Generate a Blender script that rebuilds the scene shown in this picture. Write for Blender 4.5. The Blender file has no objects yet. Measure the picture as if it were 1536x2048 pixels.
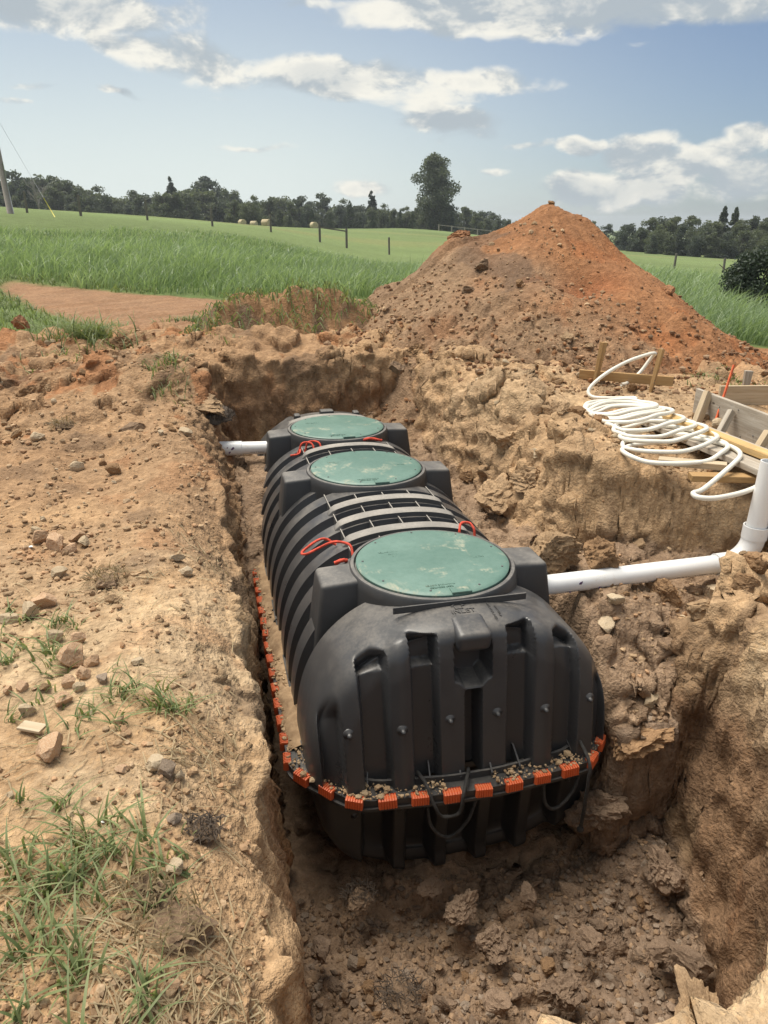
import bpy, bmesh, math, random
import numpy as np
from mathutils import Vector, Matrix, Euler
random.seed(7); RNG = np.random.default_rng(7)
R = math.radians
scene = bpy.context.scene
COL = scene.collection
# ------------------------------------------------------------------ camera
CZ = 1.64
cam = bpy.data.cameras.new('camera'); cam_o = bpy.data.objects.new('camera', cam); COL.objects.link(cam_o)
cam.sensor_fit = 'VERTICAL'; cam.sensor_height = 36; cam.lens = 36*1480/2048
cam.clip_start = .05; cam.clip_end = 5000
cam_o.location = (0, 0, CZ); cam_o.rotation_euler = (R(90-21.2), 0, R(-13.4))
scene.camera = cam_o
# ------------------------------------------------------------------ light, sky, exposure
SUN_AZ, SUN_EL = -40.0, 70.0           # degrees from +Y towards +X, elevation
sun = bpy.data.lights.new('sun', 'SUN'); sun.energy = 2.1; sun.angle = R(40); sun.color = (1, .93, .82)
sun_o = bpy.data.objects.new('sun', sun); COL.objects.link(sun_o)
sd = Vector((math.sin(R(SUN_AZ))*math.cos(R(SUN_EL)), math.cos(R(SUN_AZ))*math.cos(R(SUN_EL)), math.sin(R(SUN_EL))))
sun_o.rotation_euler = sd.to_track_quat('Z', 'Y').to_euler()
scene.view_settings.view_transform = 'Standard'; scene.view_settings.look = 'None'
scene.view_settings.gamma = 1; scene.view_settings.use_curve_mapping = False
scene.view_settings.exposure = 1.35
scene.cycles.max_bounces = 6; scene.cycles.diffuse_bounces = 3; scene.cycles.glossy_bounces = 3
scene.cycles.transparent_max_bounces = 4

class NT:
    """tiny node helper"""
    def __init__(s, tree): s.t = tree; s.n = tree.nodes; s.l = tree.links
    def add(s, typ, **kw):
        n = s.n.new(typ)
        for k, v in kw.items(): setattr(n, k, v)
        return n
    def link(s, a, b): s.l.new(a, b)
    def put(s, sock, v):
        if hasattr(v, 'links') or isinstance(v, bpy.types.NodeSocket): s.l.new(v, sock)
        elif v is not None: sock.default_value = v
    def math(s, op, a, b=None, c=None, clamp=False):
        n = s.n.new('ShaderNodeMath'); n.operation = op; n.use_clamp = clamp
        s.put(n.inputs[0], a); s.put(n.inputs[1], b)
        if c is not None: s.put(n.inputs[2], c)
        return n.outputs[0]
    def vmath(s, op, a, b=None, scale=None):
        n = s.n.new('ShaderNodeVectorMath'); n.operation = op
        s.put(n.inputs[0], a); s.put(n.inputs[1], b)
        if scale is not None: s.put(n.inputs['Scale'], scale)
        return n.outputs['Value'] if op in ('DOT_PRODUCT', 'LENGTH') else n.outputs[0]
    def mix(s, f, a, b, blend='MIX'):
        n = s.n.new('ShaderNodeMix'); n.data_type = 'RGBA'; n.blend_type = blend
        s.put(n.inputs[0], f); s.put(n.inputs[6], a); s.put(n.inputs[7], b)
        return n.outputs[2]
    def ramp(s, v, lo, hi, a=0., b=1., smooth=True):
        n = s.n.new('ShaderNodeMapRange'); n.interpolation_type = 'SMOOTHSTEP' if smooth else 'LINEAR'
        s.put(n.inputs[0], v); s.put(n.inputs[1], lo); s.put(n.inputs[2], hi); s.put(n.inputs[3], a); s.put(n.inputs[4], b)
        return n.outputs[0]
    def noise(s, vec, scale, detail=4, rough=.55, dist=0.):
        n = s.n.new('ShaderNodeTexNoise'); s.put(n.inputs['Vector'], vec)
        n.inputs['Scale'].default_value = scale; n.inputs['Detail'].default_value = detail
        n.inputs['Roughness'].default_value = rough; n.inputs['Distortion'].default_value = dist
        return n.outputs['Fac']
    def voro(s, vec, scale, feature='F1', rnd=1.):
        n = s.n.new('ShaderNodeTexVoronoi'); n.feature = feature; s.put(n.inputs['Vector'], vec)
        n.inputs['Scale'].default_value = scale; n.inputs['Randomness'].default_value = rnd
        return n

def pix_dir(px, py):
    p, yw = R(21.2), R(13.4)
    f = Vector((math.sin(yw)*math.cos(p), math.cos(yw)*math.cos(p), -math.sin(p)))
    r = Vector((math.cos(yw), -math.sin(yw), 0)); u = r.cross(f)
    d = (f + r*(px-768)/1480 + u*(1024-py)/1480).normalized()
    return math.degrees(math.atan2(d.x, d.y)), math.degrees(math.asin(d.z))

def build_world():
    w = bpy.data.worlds.new('World'); scene.world = w; w.use_nodes = True
    t = NT(w.node_tree); t.n.clear()
    out = t.add('ShaderNodeOutputWorld'); bg = t.add('ShaderNodeBackground'); t.link(bg.outputs[0], out.inputs[0])
    sky = t.add('ShaderNodeTexSky'); sky.sky_type = 'NISHITA'; sky.sun_disc = False
    sky.sun_elevation = R(SUN_EL); sky.sun_rotation = R(SUN_AZ); sky.air_density = 1.0; sky.dust_density = .9; sky.ozone_density = 1.3
    tc = t.add('ShaderNodeTexCoord'); g = tc.outputs['Generated']
    sep = t.add('ShaderNodeSeparateXYZ'); t.link(g, sep.inputs[0])
    az = t.math('MULTIPLY', t.math('ARCTAN2', sep.outputs[0], sep.outputs[1]), 57.2958)
    el = t.math('MULTIPLY', t.math('ARCSINE', sep.outputs[2]), 57.2958)
    # clouds: soft ellipses where banks of cloud stand, broken up by noise; (px, py, rx, ry, tilt, weight) of the view
    blobs = [(150, 15, 230, 58, 0, 1.35), (230, 95, 150, 30, 12, 1.), (420, 125, 200, 52, 10, 1.25), (620, 155, 280, 46, 4, 1.25),
             (880, 160, 190, 26, 2, .95), (830, 215, 150, 22, 10, .7), (900, 240, 120, 28, 5, 1.1), (960, 268, 75, 22, -4, .9),
             (1050, 18, 400, 44, 0, 1.5), (980, 55, 190, 26, 4, 1.2), (1420, 15, 280, 40, 0, 1.4), (1300, 88, 50, 12, 6, .7),
             (1150, 296, 55, 20, 0, 1.25), (1048, 291, 40, 12, 0, 1.05), (1290, 310, 80, 38, 0, 1.35), (1310, 370, 66, 48, 0, 1.35), (1370, 330, 70, 34, 0, 1.15),
             (1160, 378, 95, 29, 0, 1.45), (1240, 380, 60, 32, 0, 1.3), (1470, 295, 85, 24, -8, .95), (1520, 262, 50, 26, 0, 1.1),
             (1490, 355, 95, 46, -8, 1.2), (1450, 385, 60, 22, 0, .95), (235, 187, 62, 7, 6, .75), (470, 198, 70, 7, 5, .7), (550, 294, 90, 7, 0, .65),
             (745, 372, 65, 20, 0, 1.1), (990, 345, 34, 9, 0, 1.), (60, 178, 40, 7, 0, .6), (20, 203, 40, 6, 0, .65), (640, 8, 90, 14, 0, .9), (1520, 180, 0.1, .1, 0, 0)]
    def mask(azs, els):
        m = None; cx = t.add('ShaderNodeCombineXYZ'); t.put(cx.inputs[0], azs); t.put(cx.inputs[1], els)
        for (px, py, rx, ry, tl, wt) in blobs:
            if wt == 0: continue
            a, e = pix_dir(px, py); a2, e2 = pix_dir(px+rx, py); a3, e3 = pix_dir(px, py-ry)
            mp = t.add('ShaderNodeMapping'); mp.vector_type = 'TEXTURE'; t.link(cx.outputs[0], mp.inputs[0])
            mp.inputs['Location'].default_value = (a, e, 0); mp.inputs['Rotation'].default_value = (0, 0, -R(tl))
            mp.inputs['Scale'].default_value = (abs(a2-a), abs(e3-e), 1)
            q = t.vmath('DOT_PRODUCT', mp.outputs[0], mp.outputs[0])
            v = t.math('MULTIPLY_ADD', q, -.5*wt, wt)
            m = v if m is None else t.math('MAXIMUM', m, v)
        return m
    def dens(shift, shape=None, fine=6):
        vec = t.vmath('ADD', g, shift) if shift is not None else g
        sc = t.vmath('MULTIPLY', vec, (1., 1., 1.9))
        n1 = t.noise(sc, 9.5, fine, .60, .25)
        n2 = t.noise(sc, 2.3, 3, .5)
        b = t.math('ADD', t.math('MULTIPLY', n1, 1.5), t.math('MULTIPLY', n2, .45))
        return b, t.math('ADD', b, shape)
    wob = t.math('MULTIPLY', t.math('SUBTRACT', t.noise(g, 14., 3, .5), .5), 5.)
    m = mask(t.math('ADD', az, wob), t.math('ADD', el, t.math('MULTIPLY', wob, .35)))
    # beyond the picture broken cloud goes on, thickened overhead to add soft fill light
    gen = t.math('MULTIPLY', t.ramp(el, 14., 24.), .85)
    behind = t.math('MULTIPLY', t.ramp(t.math('ABSOLUTE', t.math('SUBTRACT', az, 13.4)), 30., 42.), .45)
    m = t.math('MAXIMUM', t.math('MAXIMUM', m, -.5), t.math('SUBTRACT', t.math('MAXIMUM', gen, behind), .1))
    b0, d0 = dens(None, t.math('MULTIPLY', m, .62))
    sh = sd*.022
    b1, d1 = dens((sh.x, sh.y, sh.z*.9), t.math('MULTIPLY', m, .62))
    alpha = t.ramp(d0, 1.16, 1.60)
    lit = t.ramp(t.math('SUBTRACT', b0, b1), -.12, .16)
    thick = t.ramp(d0, 1.45, 1.95)
    lit = t.math('MULTIPLY', lit, t.math('SUBTRACT', 1.15, t.math('MULTIPLY', thick, .55)), clamp=True)
    ccol = t.mix(lit, (1.40, 1.58, 1.70, 1), (2.95, 2.85, 2.55, 1))
    # thin veil of haze towards the horizon, with a sun glow added towards the left
    veil = t.math('MULTIPLY', t.ramp(el, -2., 18., 1.0, .36), t.ramp(t.vmath('DOT_PRODUCT', g, (math.sin(R(-72)), math.cos(R(-72)), 0.)), -.45, .28, .20, 1.))
    skyc = t.mix(1., sky.outputs[0], (.175, .212, .265, 1), 'MULTIPLY')
    skyc = t.mix(veil, skyc, (2.50, 2.72, 2.62, 1))
    final = t.mix(t.math('MULTIPLY', alpha, .93), skyc, ccol)
    t.link(final, bg.inputs[0]); bg.inputs[1].default_value = .13
build_world()
scene.world.cycles.sampling_method = 'MANUAL'; scene.world.cycles.sample_map_resolution = 256

# ------------------------------------------------------------------ numpy noise
def _h(ix, iy, iz, seed):
    h = (ix.astype(np.int64)*374761393 + iy.astype(np.int64)*668265263 + iz.astype(np.int64)*2147483647 + seed*974634777) & 0xffffffff
    h = ((h ^ (h >> 13))*1274126177) & 0xffffffff
    h = ((h ^ (h >> 16))*2246822519) & 0xffffffff
    return ((h ^ (h >> 15)) & 0xffff)/32767.5 - 1.
def vn(x, y, z=None, seed=0):
    x = np.asarray(x, float); y = np.asarray(y, float)
    if z is None:
        ix, iy = np.floor(x), np.floor(y); fx, fy = x-ix, y-iy
        fx = fx*fx*fx*(fx*(fx*6-15)+10); fy = fy*fy*fy*(fy*(fy*6-15)+10); zz = np.zeros_like(ix)
        a = _h(ix, iy, zz, seed); b = _h(ix+1, iy, zz, seed); c = _h(ix, iy+1, zz, seed); d = _h(ix+1, iy+1, zz, seed)
        return (a+(b-a)*fx) + ((c+(d-c)*fx)-(a+(b-a)*fx))*fy
    z = np.asarray(z, float)
    ix, iy, iz = np.floor(x), np.floor(y), np.floor(z); fx, fy, fz = x-ix, y-iy, z-iz
    fx = fx*fx*(3-2*fx); fy = fy*fy*(3-2*fy); fz = fz*fz*(3-2*fz)
    def pl(k):
        a = _h(ix, iy, iz+k, seed); b = _h(ix+1, iy, iz+k, seed); c = _h(ix, iy+1, iz+k, seed); d = _h(ix+1, iy+1, iz+k, seed)
        e = a+(b-a)*fx; f = c+(d-c)*fx
        return e+(f-e)*fy
    a = pl(0); return a+(pl(1)-a)*fz
def fbm(x, y, z=None, o=4, seed=0, g=.5):
    s = 0; a = 1.; t = 0
    for i in range(o):
        s = s + a*vn(x*2**i+i*17.3, y*2**i+i*9.1, None if z is None else z*2**i+i*5.7, seed+i); t += a; a *= g
    return s/t
def billow(x, y, z=None, o=3, seed=0):
    s = 0; a = 1.; t = 0
    for i in range(o):
        s = s + a*(1-2*np.abs(vn(x*2**i+i*17.3, y*2**i+i*9.1, None if z is None else z*2**i+i*5.7, seed+i))); t += a; a *= .5
    return s/t
def cells(x, y, seed=0):
    """rounded lumps: 1 at each random centre falling to 0"""
    ix, iy = np.floor(x), np.floor(y); best = np.full(np.shape(x), 9.); rid = np.zeros(np.shape(x))
    for dx in (-1, 0, 1):
        for dy in (-1, 0, 1):
            cx = ix+dx; cy = iy+dy; z = np.zeros_like(ix)
            px = cx+.5+.45*_h(cx, cy, z, seed); py = cy+.5+.45*_h(cx, cy, z, seed+1)
            d = (x-px)**2+(y-py)**2; m = d < best
            best = np.where(m, d, best); rid = np.where(m, _h(cx, cy, z, seed+2), rid)
    return np.clip(1-best*2.2, 0, 1)**.5, rid
def sst(x, a, b):
    t = np.clip((x-a)/(b-a), 0, 1); return t*t*(3-2*t)
def lerp(a, b, t): return a+(b-a)*t

# ------------------------------------------------------------------ mesh helpers
def mesh_np(name, V, Fq, smooth=True, mat=None):
    """V (n,3); Fq list of arrays (m,k)"""
    if not isinstance(Fq, (list, tuple)): Fq = [Fq]
    V = np.ascontiguousarray(V, np.float32); me = bpy.data.meshes.new(name)
    loops = np.concatenate([f.ravel() for f in Fq]).astype(np.int32)
    tot = np.concatenate([np.full(len(f), f.shape[1]) for f in Fq]).astype(np.int32)
    st = np.concatenate([[0], np.cumsum(tot)[:-1]]).astype(np.int32)
    me.vertices.add(len(V)); me.vertices.foreach_set('co', V.ravel())
    me.loops.add(len(loops)); me.loops.foreach_set('vertex_index', loops)
    me.polygons.add(len(tot)); me.polygons.foreach_set('loop_start', st)
    me.update(calc_edges=True)
    me.polygons.foreach_set('use_smooth', np.full(len(tot), smooth, bool))
    if mat: me.materials.append(mat)
    me.update(); return me
def set_col(me, C, name='Col'):
    a = me.color_attributes.new(name, 'FLOAT_COLOR', 'POINT')
    C = np.asarray(C, np.float32)
    if C.shape[1] == 3: C = np.concatenate([C, np.ones((len(C), 1), np.float32)], 1)
    a.data.foreach_set('color', np.ascontiguousarray(C).ravel())
def grid_faces(nu, nv, wrap_u=False, wrap_v=False):
    i = np.arange(nu if wrap_u else nu-1); j = np.arange(nv if wrap_v else nv-1)
    I, J = np.meshgrid(i, j, indexing='ij'); I = I.ravel(); J = J.ravel()
    I2 = (I+1) % nu; J2 = (J+1) % nv
    return np.stack([I*nv+J, I2*nv+J, I2*nv+J2, I*nv+J2], 1)
def link(name, me, parent=None, label=None, cat=None, group=None, kind=None, loc=None):
    o = bpy.data.objects.new(name, me); COL.objects.link(o)
    if loc is not None: o.location = loc
    if parent is not None: setpar(o, parent)
    tag(o, label, cat, group, kind); return o
def setpar(o, p):
    o.parent = p; root = p; off = Vector(p.location)
    while root.parent is not None: root = root.parent
    # every empty is unrotated; parts without own transform keep world coordinates
    if p.type == 'EMPTY' : o.matrix_parent_inverse = Matrix.Translation(-Vector(p.location))
    else: o.matrix_parent_inverse = (world_mat(p)).inverted()
def world_mat(o):
    return o.matrix_basis if o.parent is None else world_mat(o.parent) @ o.matrix_parent_inverse @ o.matrix_basis
def tag(o, label=None, cat=None, group=None, kind=None):
    if label: o['label'] = label
    if cat: o['category'] = cat
    if group: o['group'] = group
    if kind: o['kind'] = kind
    return o
def empty(name, loc, label, cat, group=None):
    o = bpy.data.objects.new(name, None); COL.objects.link(o); o.location = loc; o.empty_display_size = .1
    return tag(o, label, cat, group)
def bm_mesh(bm, name, mat=None, smooth=False):
    me = bpy.data.meshes.new(name); bm.to_mesh(me); bm.free()
    if mat: me.materials.append(mat)
    me.polygons.foreach_set('use_smooth', np.full(len(me.polygons), smooth, bool)); return me
def box_me(name, sx, sy, sz, mat, bev=.004, off=(0, 0, 0), seg=2, taper=None, smooth=False):
    bm = bmesh.new(); bmesh.ops.create_cube(bm, size=1)
    for v in bm.verts:
        k = 1.
        if taper and v.co.z < 0: k = taper
        v.co = Vector((v.co.x*sx*k+off[0], v.co.y*sy*k+off[1], v.co.z*sz+off[2]))
    if bev: bmesh.ops.bevel(bm, geom=bm.edges[:], offset=bev, segments=seg, affect='EDGES', profile=.6)
    return bm_mesh(bm, name, mat, smooth)
def catmull(P, n=10, closed=False):
    P = [Vector(p) for p in P]; out = []; N = len(P)
    for i in range(N if closed else N-1):
        p0 = P[i-1] if (i or closed) else P[0]*2-P[1]; p1 = P[i]; p2 = P[(i+1) % N]
        p3 = P[(i+2) % N] if (closed or i+2 < N) else P[-1]*2-P[-2]
        for k in range(n):
            t = k/n
            out.append(.5*((2*p1)+(p2-p0)*t+(2*p0-5*p1+4*p2-p3)*t*t+(3*p1-p0-3*p2+p3)*t**3))
    if not closed: out.append(P[-1])
    return out
def tube_np(path, rad, seg=10, closed=False, cap=True, twist=0., ridge=0.):
    path = [Vector(p) for p in path]; n = len(path)
    rads = rad if isinstance(rad, (list, np.ndarray)) else [rad]*n
    V = []; up = None
    for i, p in enumerate(path):
        a = path[i-1] if i else (path[-1] if closed else p); b = path[(i+1) % n] if (closed or i+1 < n) else p
        tg = (b-a).normalized() if (b-a).length > 1e-9 else Vector((0, 0, 1))
        if up is None: up = tg.orthogonal().normalized()
        up = (up-tg*up.dot(tg)).normalized(); bi = tg.cross(up)
        for k in range(seg):
            an = 2*math.pi*k/seg
            rr = rads[i]*(1+ridge*math.cos(3*an+twist*i))
            V.append(p+(up*math.cos(an)+bi*math.sin(an))*rr)
    F = grid_faces(n, seg, closed, True)
    V = np.array([tuple(v) for v in V]); Fs = [F]
    if cap and not closed:
        V = np.concatenate([V, [tuple(path[0]), tuple(path[-1])]]); c0 = n*seg; k = np.arange(seg)
        Fs.append(np.stack([np.full(seg, c0), (k+1) % seg, k], 1)); b = (n-1)*seg
        Fs.append(np.stack([np.full(seg, c0+1), b+k, b+(k+1) % seg], 1))
    return V, Fs
def tube(name, path, rad, mat, parent=None, seg=10, closed=False, **kw):
    tw = {k: kw.pop(k) for k in ('twist', 'ridge') if k in kw}
    V, F = tube_np(path, rad, seg, closed, **tw)
    return link(name, mesh_np(name, V, F, True, mat), parent, **kw)
def lathe_me(name, prof, mat, seg=48, smooth=True, axis='Z'):
    V = []; n = len(prof)
    for k in range(seg):
        a = 2*math.pi*k/seg
        for (r, z) in prof: V.append((r*math.cos(a), r*math.sin(a), z))
    return mesh_np(name, np.array(V), grid_faces(seg, n, True, False), smooth, mat)
def text_me(name, body, size, depth, mat):
    cu = bpy.data.curves.new(name, 'FONT'); cu.body = body; cu.size = size; cu.extrude = depth; cu.align_x = 'CENTER'; cu.align_y = 'CENTER'
    cu.resolution_u = 3
    o = bpy.data.objects.new(name, cu); COL.objects.link(o)
    dg = bpy.context.evaluated_depsgraph_get(); me = bpy.data.meshes.new_from_object(o.evaluated_get(dg))
    bpy.data.objects.remove(o); bpy.data.curves.remove(cu); me.name = name
    me.materials.clear(); me.materials.append(mat); return me
def auto_smooth(me, ang=35):
    me.polygons.foreach_set('use_smooth', np.ones(len(me.polygons), bool))
    me.set_sharp_from_angle(angle=R(ang))
def frame(p, ex, ez):
    ex = Vector(ex).normalized(); ez = Vector(ez); ez = (ez-ex*ez.dot(ex)).normalized(); ey = ez.cross(ex)
    m = Matrix((ex, ey, ez)).transposed().to_4x4(); m.translation = Vector(p); return m

# ------------------------------------------------------------------ materials
def new_mat(name):
    m = bpy.data.materials.new(name); m.use_nodes = True; t = NT(m.node_tree); b = t.n['Principled BSDF']
    return m, t, b
def soil_mat(name, attr=True, base=(.3, .2, .12), bump=1., gravel=True):
    m, t, b = new_mat(name)
    tc = t.add('ShaderNodeTexCoord'); v = tc.outputs['Object']
    if attr:
        a = t.add('ShaderNodeAttribute'); a.attribute_name = 'Col'; c = a.outputs['Color']
    else:
        oi = t.add('ShaderNodeObjectInfo'); rv = oi.outputs['Random']
        c = t.mix(t.ramp(rv, 0, 1, 0., 1., False), tuple(x*.78 for x in base)+(1,), tuple(min(1, x*1.22) for x in base)+(1,))
    n1 = t.noise(v, 2.2, 3, .6); n2 = t.noise(v, 18, 4, .65); n3 = t.noise(v, 100, 2, .6)
    c = t.mix(t.ramp(n1, .3, .7), t.mix(.5, c, (.75, .73, .72, 1), 'MULTIPLY'), t.mix(.35, c, (1.3, 1.27, 1.2, 1), 'MULTIPLY'))
    c = t.mix(t.ramp(n2, .35, .75), t.mix(1., c, (.76, .73, .70, 1), 'MULTIPLY'), t.mix(1., c, (1.2, 1.19, 1.17, 1), 'MULTIPLY'))
    h = t.math('ADD', t.math('MULTIPLY', n2, .9), t.math('MULTIPLY', n3, .35))
    if gravel:
        vo = t.voro(v, 46)
        sel = t.math('MULTIPLY', t.ramp(vo.outputs['Distance'], .42, .30), t.math('GREATER_THAN', t.noise(vo.outputs['Position'], 3.1, 1), .50))
        rnd = t.vmath('DOT_PRODUCT', vo.outputs['Color'], (.5, .3, .2))
        pc = t.mix(rnd, t.mix(1., c, (.80, .76, .72, 1), 'MULTIPLY'), t.mix(1., c, (1.4, 1.35, 1.25, 1), 'MULTIPLY'))
        c = t.mix(t.math('MULTIPLY', sel, .7), c, pc)
        h = t.math('ADD', h, t.math('MULTIPLY', t.math('SUBTRACT', .45, vo.outputs['Distance']), .28))
    t.link(c, b.inputs['Base Color']); b.inputs['Roughness'].default_value = .95; b.inputs['Specular IOR Level'].default_value = .15
    bp = t.add('ShaderNodeBump'); bp.inputs['Strength'].default_value = .85; bp.inputs['Distance'].default_value = .028*bump
    t.link(h, bp.inputs['Height']); t.link(bp.outputs[0], b.inputs['Normal'])
    return m
TAN = (.50, .375, .24); DRY = (.45, .305, .178); RED = (.345, .155, .07); WALL = (.225, .142, .086); DAMP = (.245, .178, .128); DARK = (.16, .11, .075)
M = {}
M['ground'] = soil_mat('ground_soil'); M['mound'] = soil_mat('mound_soil')
M['clod_tan'] = soil_mat('clod_tan', False, (.37, .26, .16), .13, False); M['clod_brown'] = soil_mat('clod_brown', False, (.29, .185, .105), .13, False)
M['clod_dark'] = soil_mat('clod_dark', False, (.24, .17, .115), .13, False); M['clod_damp'] = soil_mat('clod_damp', False, DAMP, .13, False)
M['clod_red'] = soil_mat('clod_red', False, (.30, .160, .088), .13, False)
def stone_mat(name, base, base2):
    m, t, b = new_mat(name); tc = t.add('ShaderNodeTexCoord'); v = tc.outputs['Object']; oi = t.add('ShaderNodeObjectInfo')
    v = t.vmath('ADD', v, t.vmath('SCALE', oi.outputs['Location'], scale=3.))
    n = t.noise(v, 14, 5, .65); n2 = t.noise(v, 60, 4, .6)
    c = t.mix(t.ramp(n, .38, .62), base+(1,), base2+(1,)); c = t.mix(t.ramp(n2, .3, .7), t.mix(1., c, (.72, .7, .68, 1), 'MULTIPLY'), c)
    c = t.mix(t.ramp(oi.outputs['Random'], 0, 1), t.mix(1., c, (.8, .78, .75, 1), 'MULTIPLY'), c)
    t.link(c, b.inputs['Base Color']); b.inputs['Roughness'].default_value = .9; b.inputs['Specular IOR Level'].default_value = .2
    bp = t.add('ShaderNodeBump'); bp.inputs['Strength'].default_value = .8; bp.inputs['Distance'].default_value = .0035
    t.link(t.math('ADD', n, t.math('MULTIPLY', n2, .4)), bp.inputs['Height']); t.link(bp.outputs[0], b.inputs['Normal']); return m
M['stone_orange'] = stone_mat('stone_orange', (.56, .34, .20), (.66, .49, .33)); M['stone_tan'] = stone_mat('stone_tan', (.52, .40, .26), (.64, .53, .38))
M['stone_grey'] = stone_mat('stone_grey', (.30, .23, .17), (.40, .32, .25))
def plastic_mat(name, base, rough=.42, dust=.5, dustcol=(.33, .29, .24), lo_=.12):
    m, t, b = new_mat(name); tc = t.add('ShaderNodeTexCoord'); v = tc.outputs['Object']; ge = t.add('ShaderNodeNewGeometry')
    n = t.noise(v, 5, 5, .6); n2 = t.noise(v, 60, 5, .7); n3 = t.noise(t.vmath('MULTIPLY', v, (30, 30, 1.5)), 1., 3, .6)
    nz = t.vmath('DOT_PRODUCT', ge.outputs['Normal'], (0, 0, 1))
    f = t.math('MULTIPLY', t.ramp(nz, .35, 1., .05, 1.), t.ramp(t.math('ADD', t.math('MULTIPLY', n, .65), t.math('MULTIPLY', n2, .35)), .38, .68, lo_, 1.))
    f = t.math('MULTIPLY', f, dust)
    f = t.math('ADD', f, t.math('MULTIPLY', t.ramp(n3, .60, .78), .05*dust))
    c = t.mix(f, base+(1,), dustcol+(1,)); t.link(c, b.inputs['Base Color'])
    t.link(t.math('ADD', t.math('MULTIPLY', f, .5), t.ramp(n, .3, .7, rough-.06, rough+.08)), b.inputs['Roughness'])
    bp = t.add('ShaderNodeBump'); bp.inputs['Strength'].default_value = .12; bp.inputs['Distance'].default_value = .004
    t.link(t.noise(v, 24, 3, .5), bp.inputs['Height']); t.link(bp.outputs[0], b.inputs['Normal']); return m
M['black'] = plastic_mat('black_plastic', (.046, .047, .050), .33, .38); M['pad'] = plastic_mat('dusty_black_plastic', (.038, .039, .041), .46, .55, (.36, .33, .29), .3)
M['slat'] = plastic_mat('dusty_slat_plastic', (.05, .05, .05), .5, 1., (.38, .35, .31), .55)
M['black_low'] = plastic_mat('black_plastic_low', (.030, .030, .031), .42, .2)
M['orange'] = plastic_mat('orange_plastic', (.62, .11, .03), .5, .6, (.42, .28, .16))
M['lidg'] = None
def lid_mat():
    m, t, b = new_mat('green_lid_plastic'); tc = t.add('ShaderNodeTexCoord'); v = tc.outputs['Object']; oi = t.add('ShaderNodeObjectInfo')
    v = t.vmath('ADD', v, t.vmath('SCALE', oi.outputs['Location'], scale=1.7))
    n = t.noise(v, 4.2, 5, .62, .6); n2 = t.noise(v, 38, 4, .7); wv = t.add('ShaderNodeTexWave'); wv.inputs['Scale'].default_value = 19; wv.inputs['Distortion'].default_value = 3
    t.link(v, wv.inputs['Vector'])
    haze = t.math('MULTIPLY', t.ramp(t.noise(v, 1.7, 4, .6), .3, .7, .55, .9), t.ramp(n2, .2, .8, .75, 1.))
    c = t.mix(haze, (.012, .075, .050, 1), (.165, .262, .22, 1))
    f = t.math('MULTIPLY', t.ramp(n, .54, .64), t.ramp(t.math('ADD', n2, t.math('MULTIPLY', wv.outputs['Fac'], .10)), .40, .70))
    c = t.mix(t.math('MULTIPLY', f, .65), c, (.46, .42, .31, 1)); t.link(c, b.inputs['Base Color'])
    t.link(t.ramp(f, 0, 1, .48, .9), b.inputs['Roughness'])
    bp = t.add('ShaderNodeBump'); bp.inputs['Strength'].default_value = .25; bp.inputs['Distance'].default_value = .003
    t.link(n2, bp.inputs['Height']); t.link(bp.outputs[0], b.inputs['Normal']); return m
M['lidg'] = lid_mat()
def simple(name, col, rough=.5, var=.15, scale=8., bump=0., spec=.5):
    m, t, b = new_mat(name); tc = t.add('ShaderNodeTexCoord'); v = tc.outputs['Object']
    n = t.noise(v, scale, 5, .6)
    c = t.mix(t.ramp(n, .3, .7), tuple(x*(1-var) for x in col)+(1,), tuple(min(1, x*(1+var)) for x in col)+(1,))
    t.link(c, b.inputs['Base Color']); b.inputs['Roughness'].default_value = rough; b.inputs['Specular IOR Level'].default_value = spec
    if bump:
        bp = t.add('ShaderNodeBump'); bp.inputs['Strength'].default_value = .7; bp.inputs['Distance'].default_value = bump
        t.link(t.noise(v, scale*4, 4, .6), bp.inputs['Height']); t.link(bp.outputs[0], b.inputs['Normal'])
    return m
def pvc_mat():
    m, t, b = new_mat('white_pvc'); tc = t.add('ShaderNodeTexCoord'); v = tc.outputs['Object']
    n = t.noise(v, 9, 5, .7); n2 = t.noise(v, 70, 4, .7)
    f = t.math('MULTIPLY', t.ramp(n, .52, .75), t.ramp(n2, .35, .7))
    c = t.mix(t.math('MULTIPLY', f, .7), (.80, .80, .79, 1), (.50, .40, .28, 1)); t.link(c, b.inputs['Base Color'])
    b.inputs['Roughness'].default_value = .35; return m
M['pvc'] = pvc_mat()
M['hose'] = simple('white_hose', (.76, .73, .64), .4, .06, 6.)
M['ink'] = simple('dark_ink', (.06, .05, .07), .6, .1); M['purple'] = simple('purple_primer', (.10, .05, .14), .5, .3, 30)
M['rope_red'] = simple('red_rope', (.62, .07, .035), .75, .25, 60., .002); M['rope_black'] = simple('black_rope', (.03, .028, .026), .85, .4, 60., .002)
M['steel'] = simple('steel_screw', (.10, .10, .10), .4, .2, 20.)
M['orange_paint'] = simple('orange_paint', (.62, .11, .03), .6, .3, 25., .001)
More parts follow.
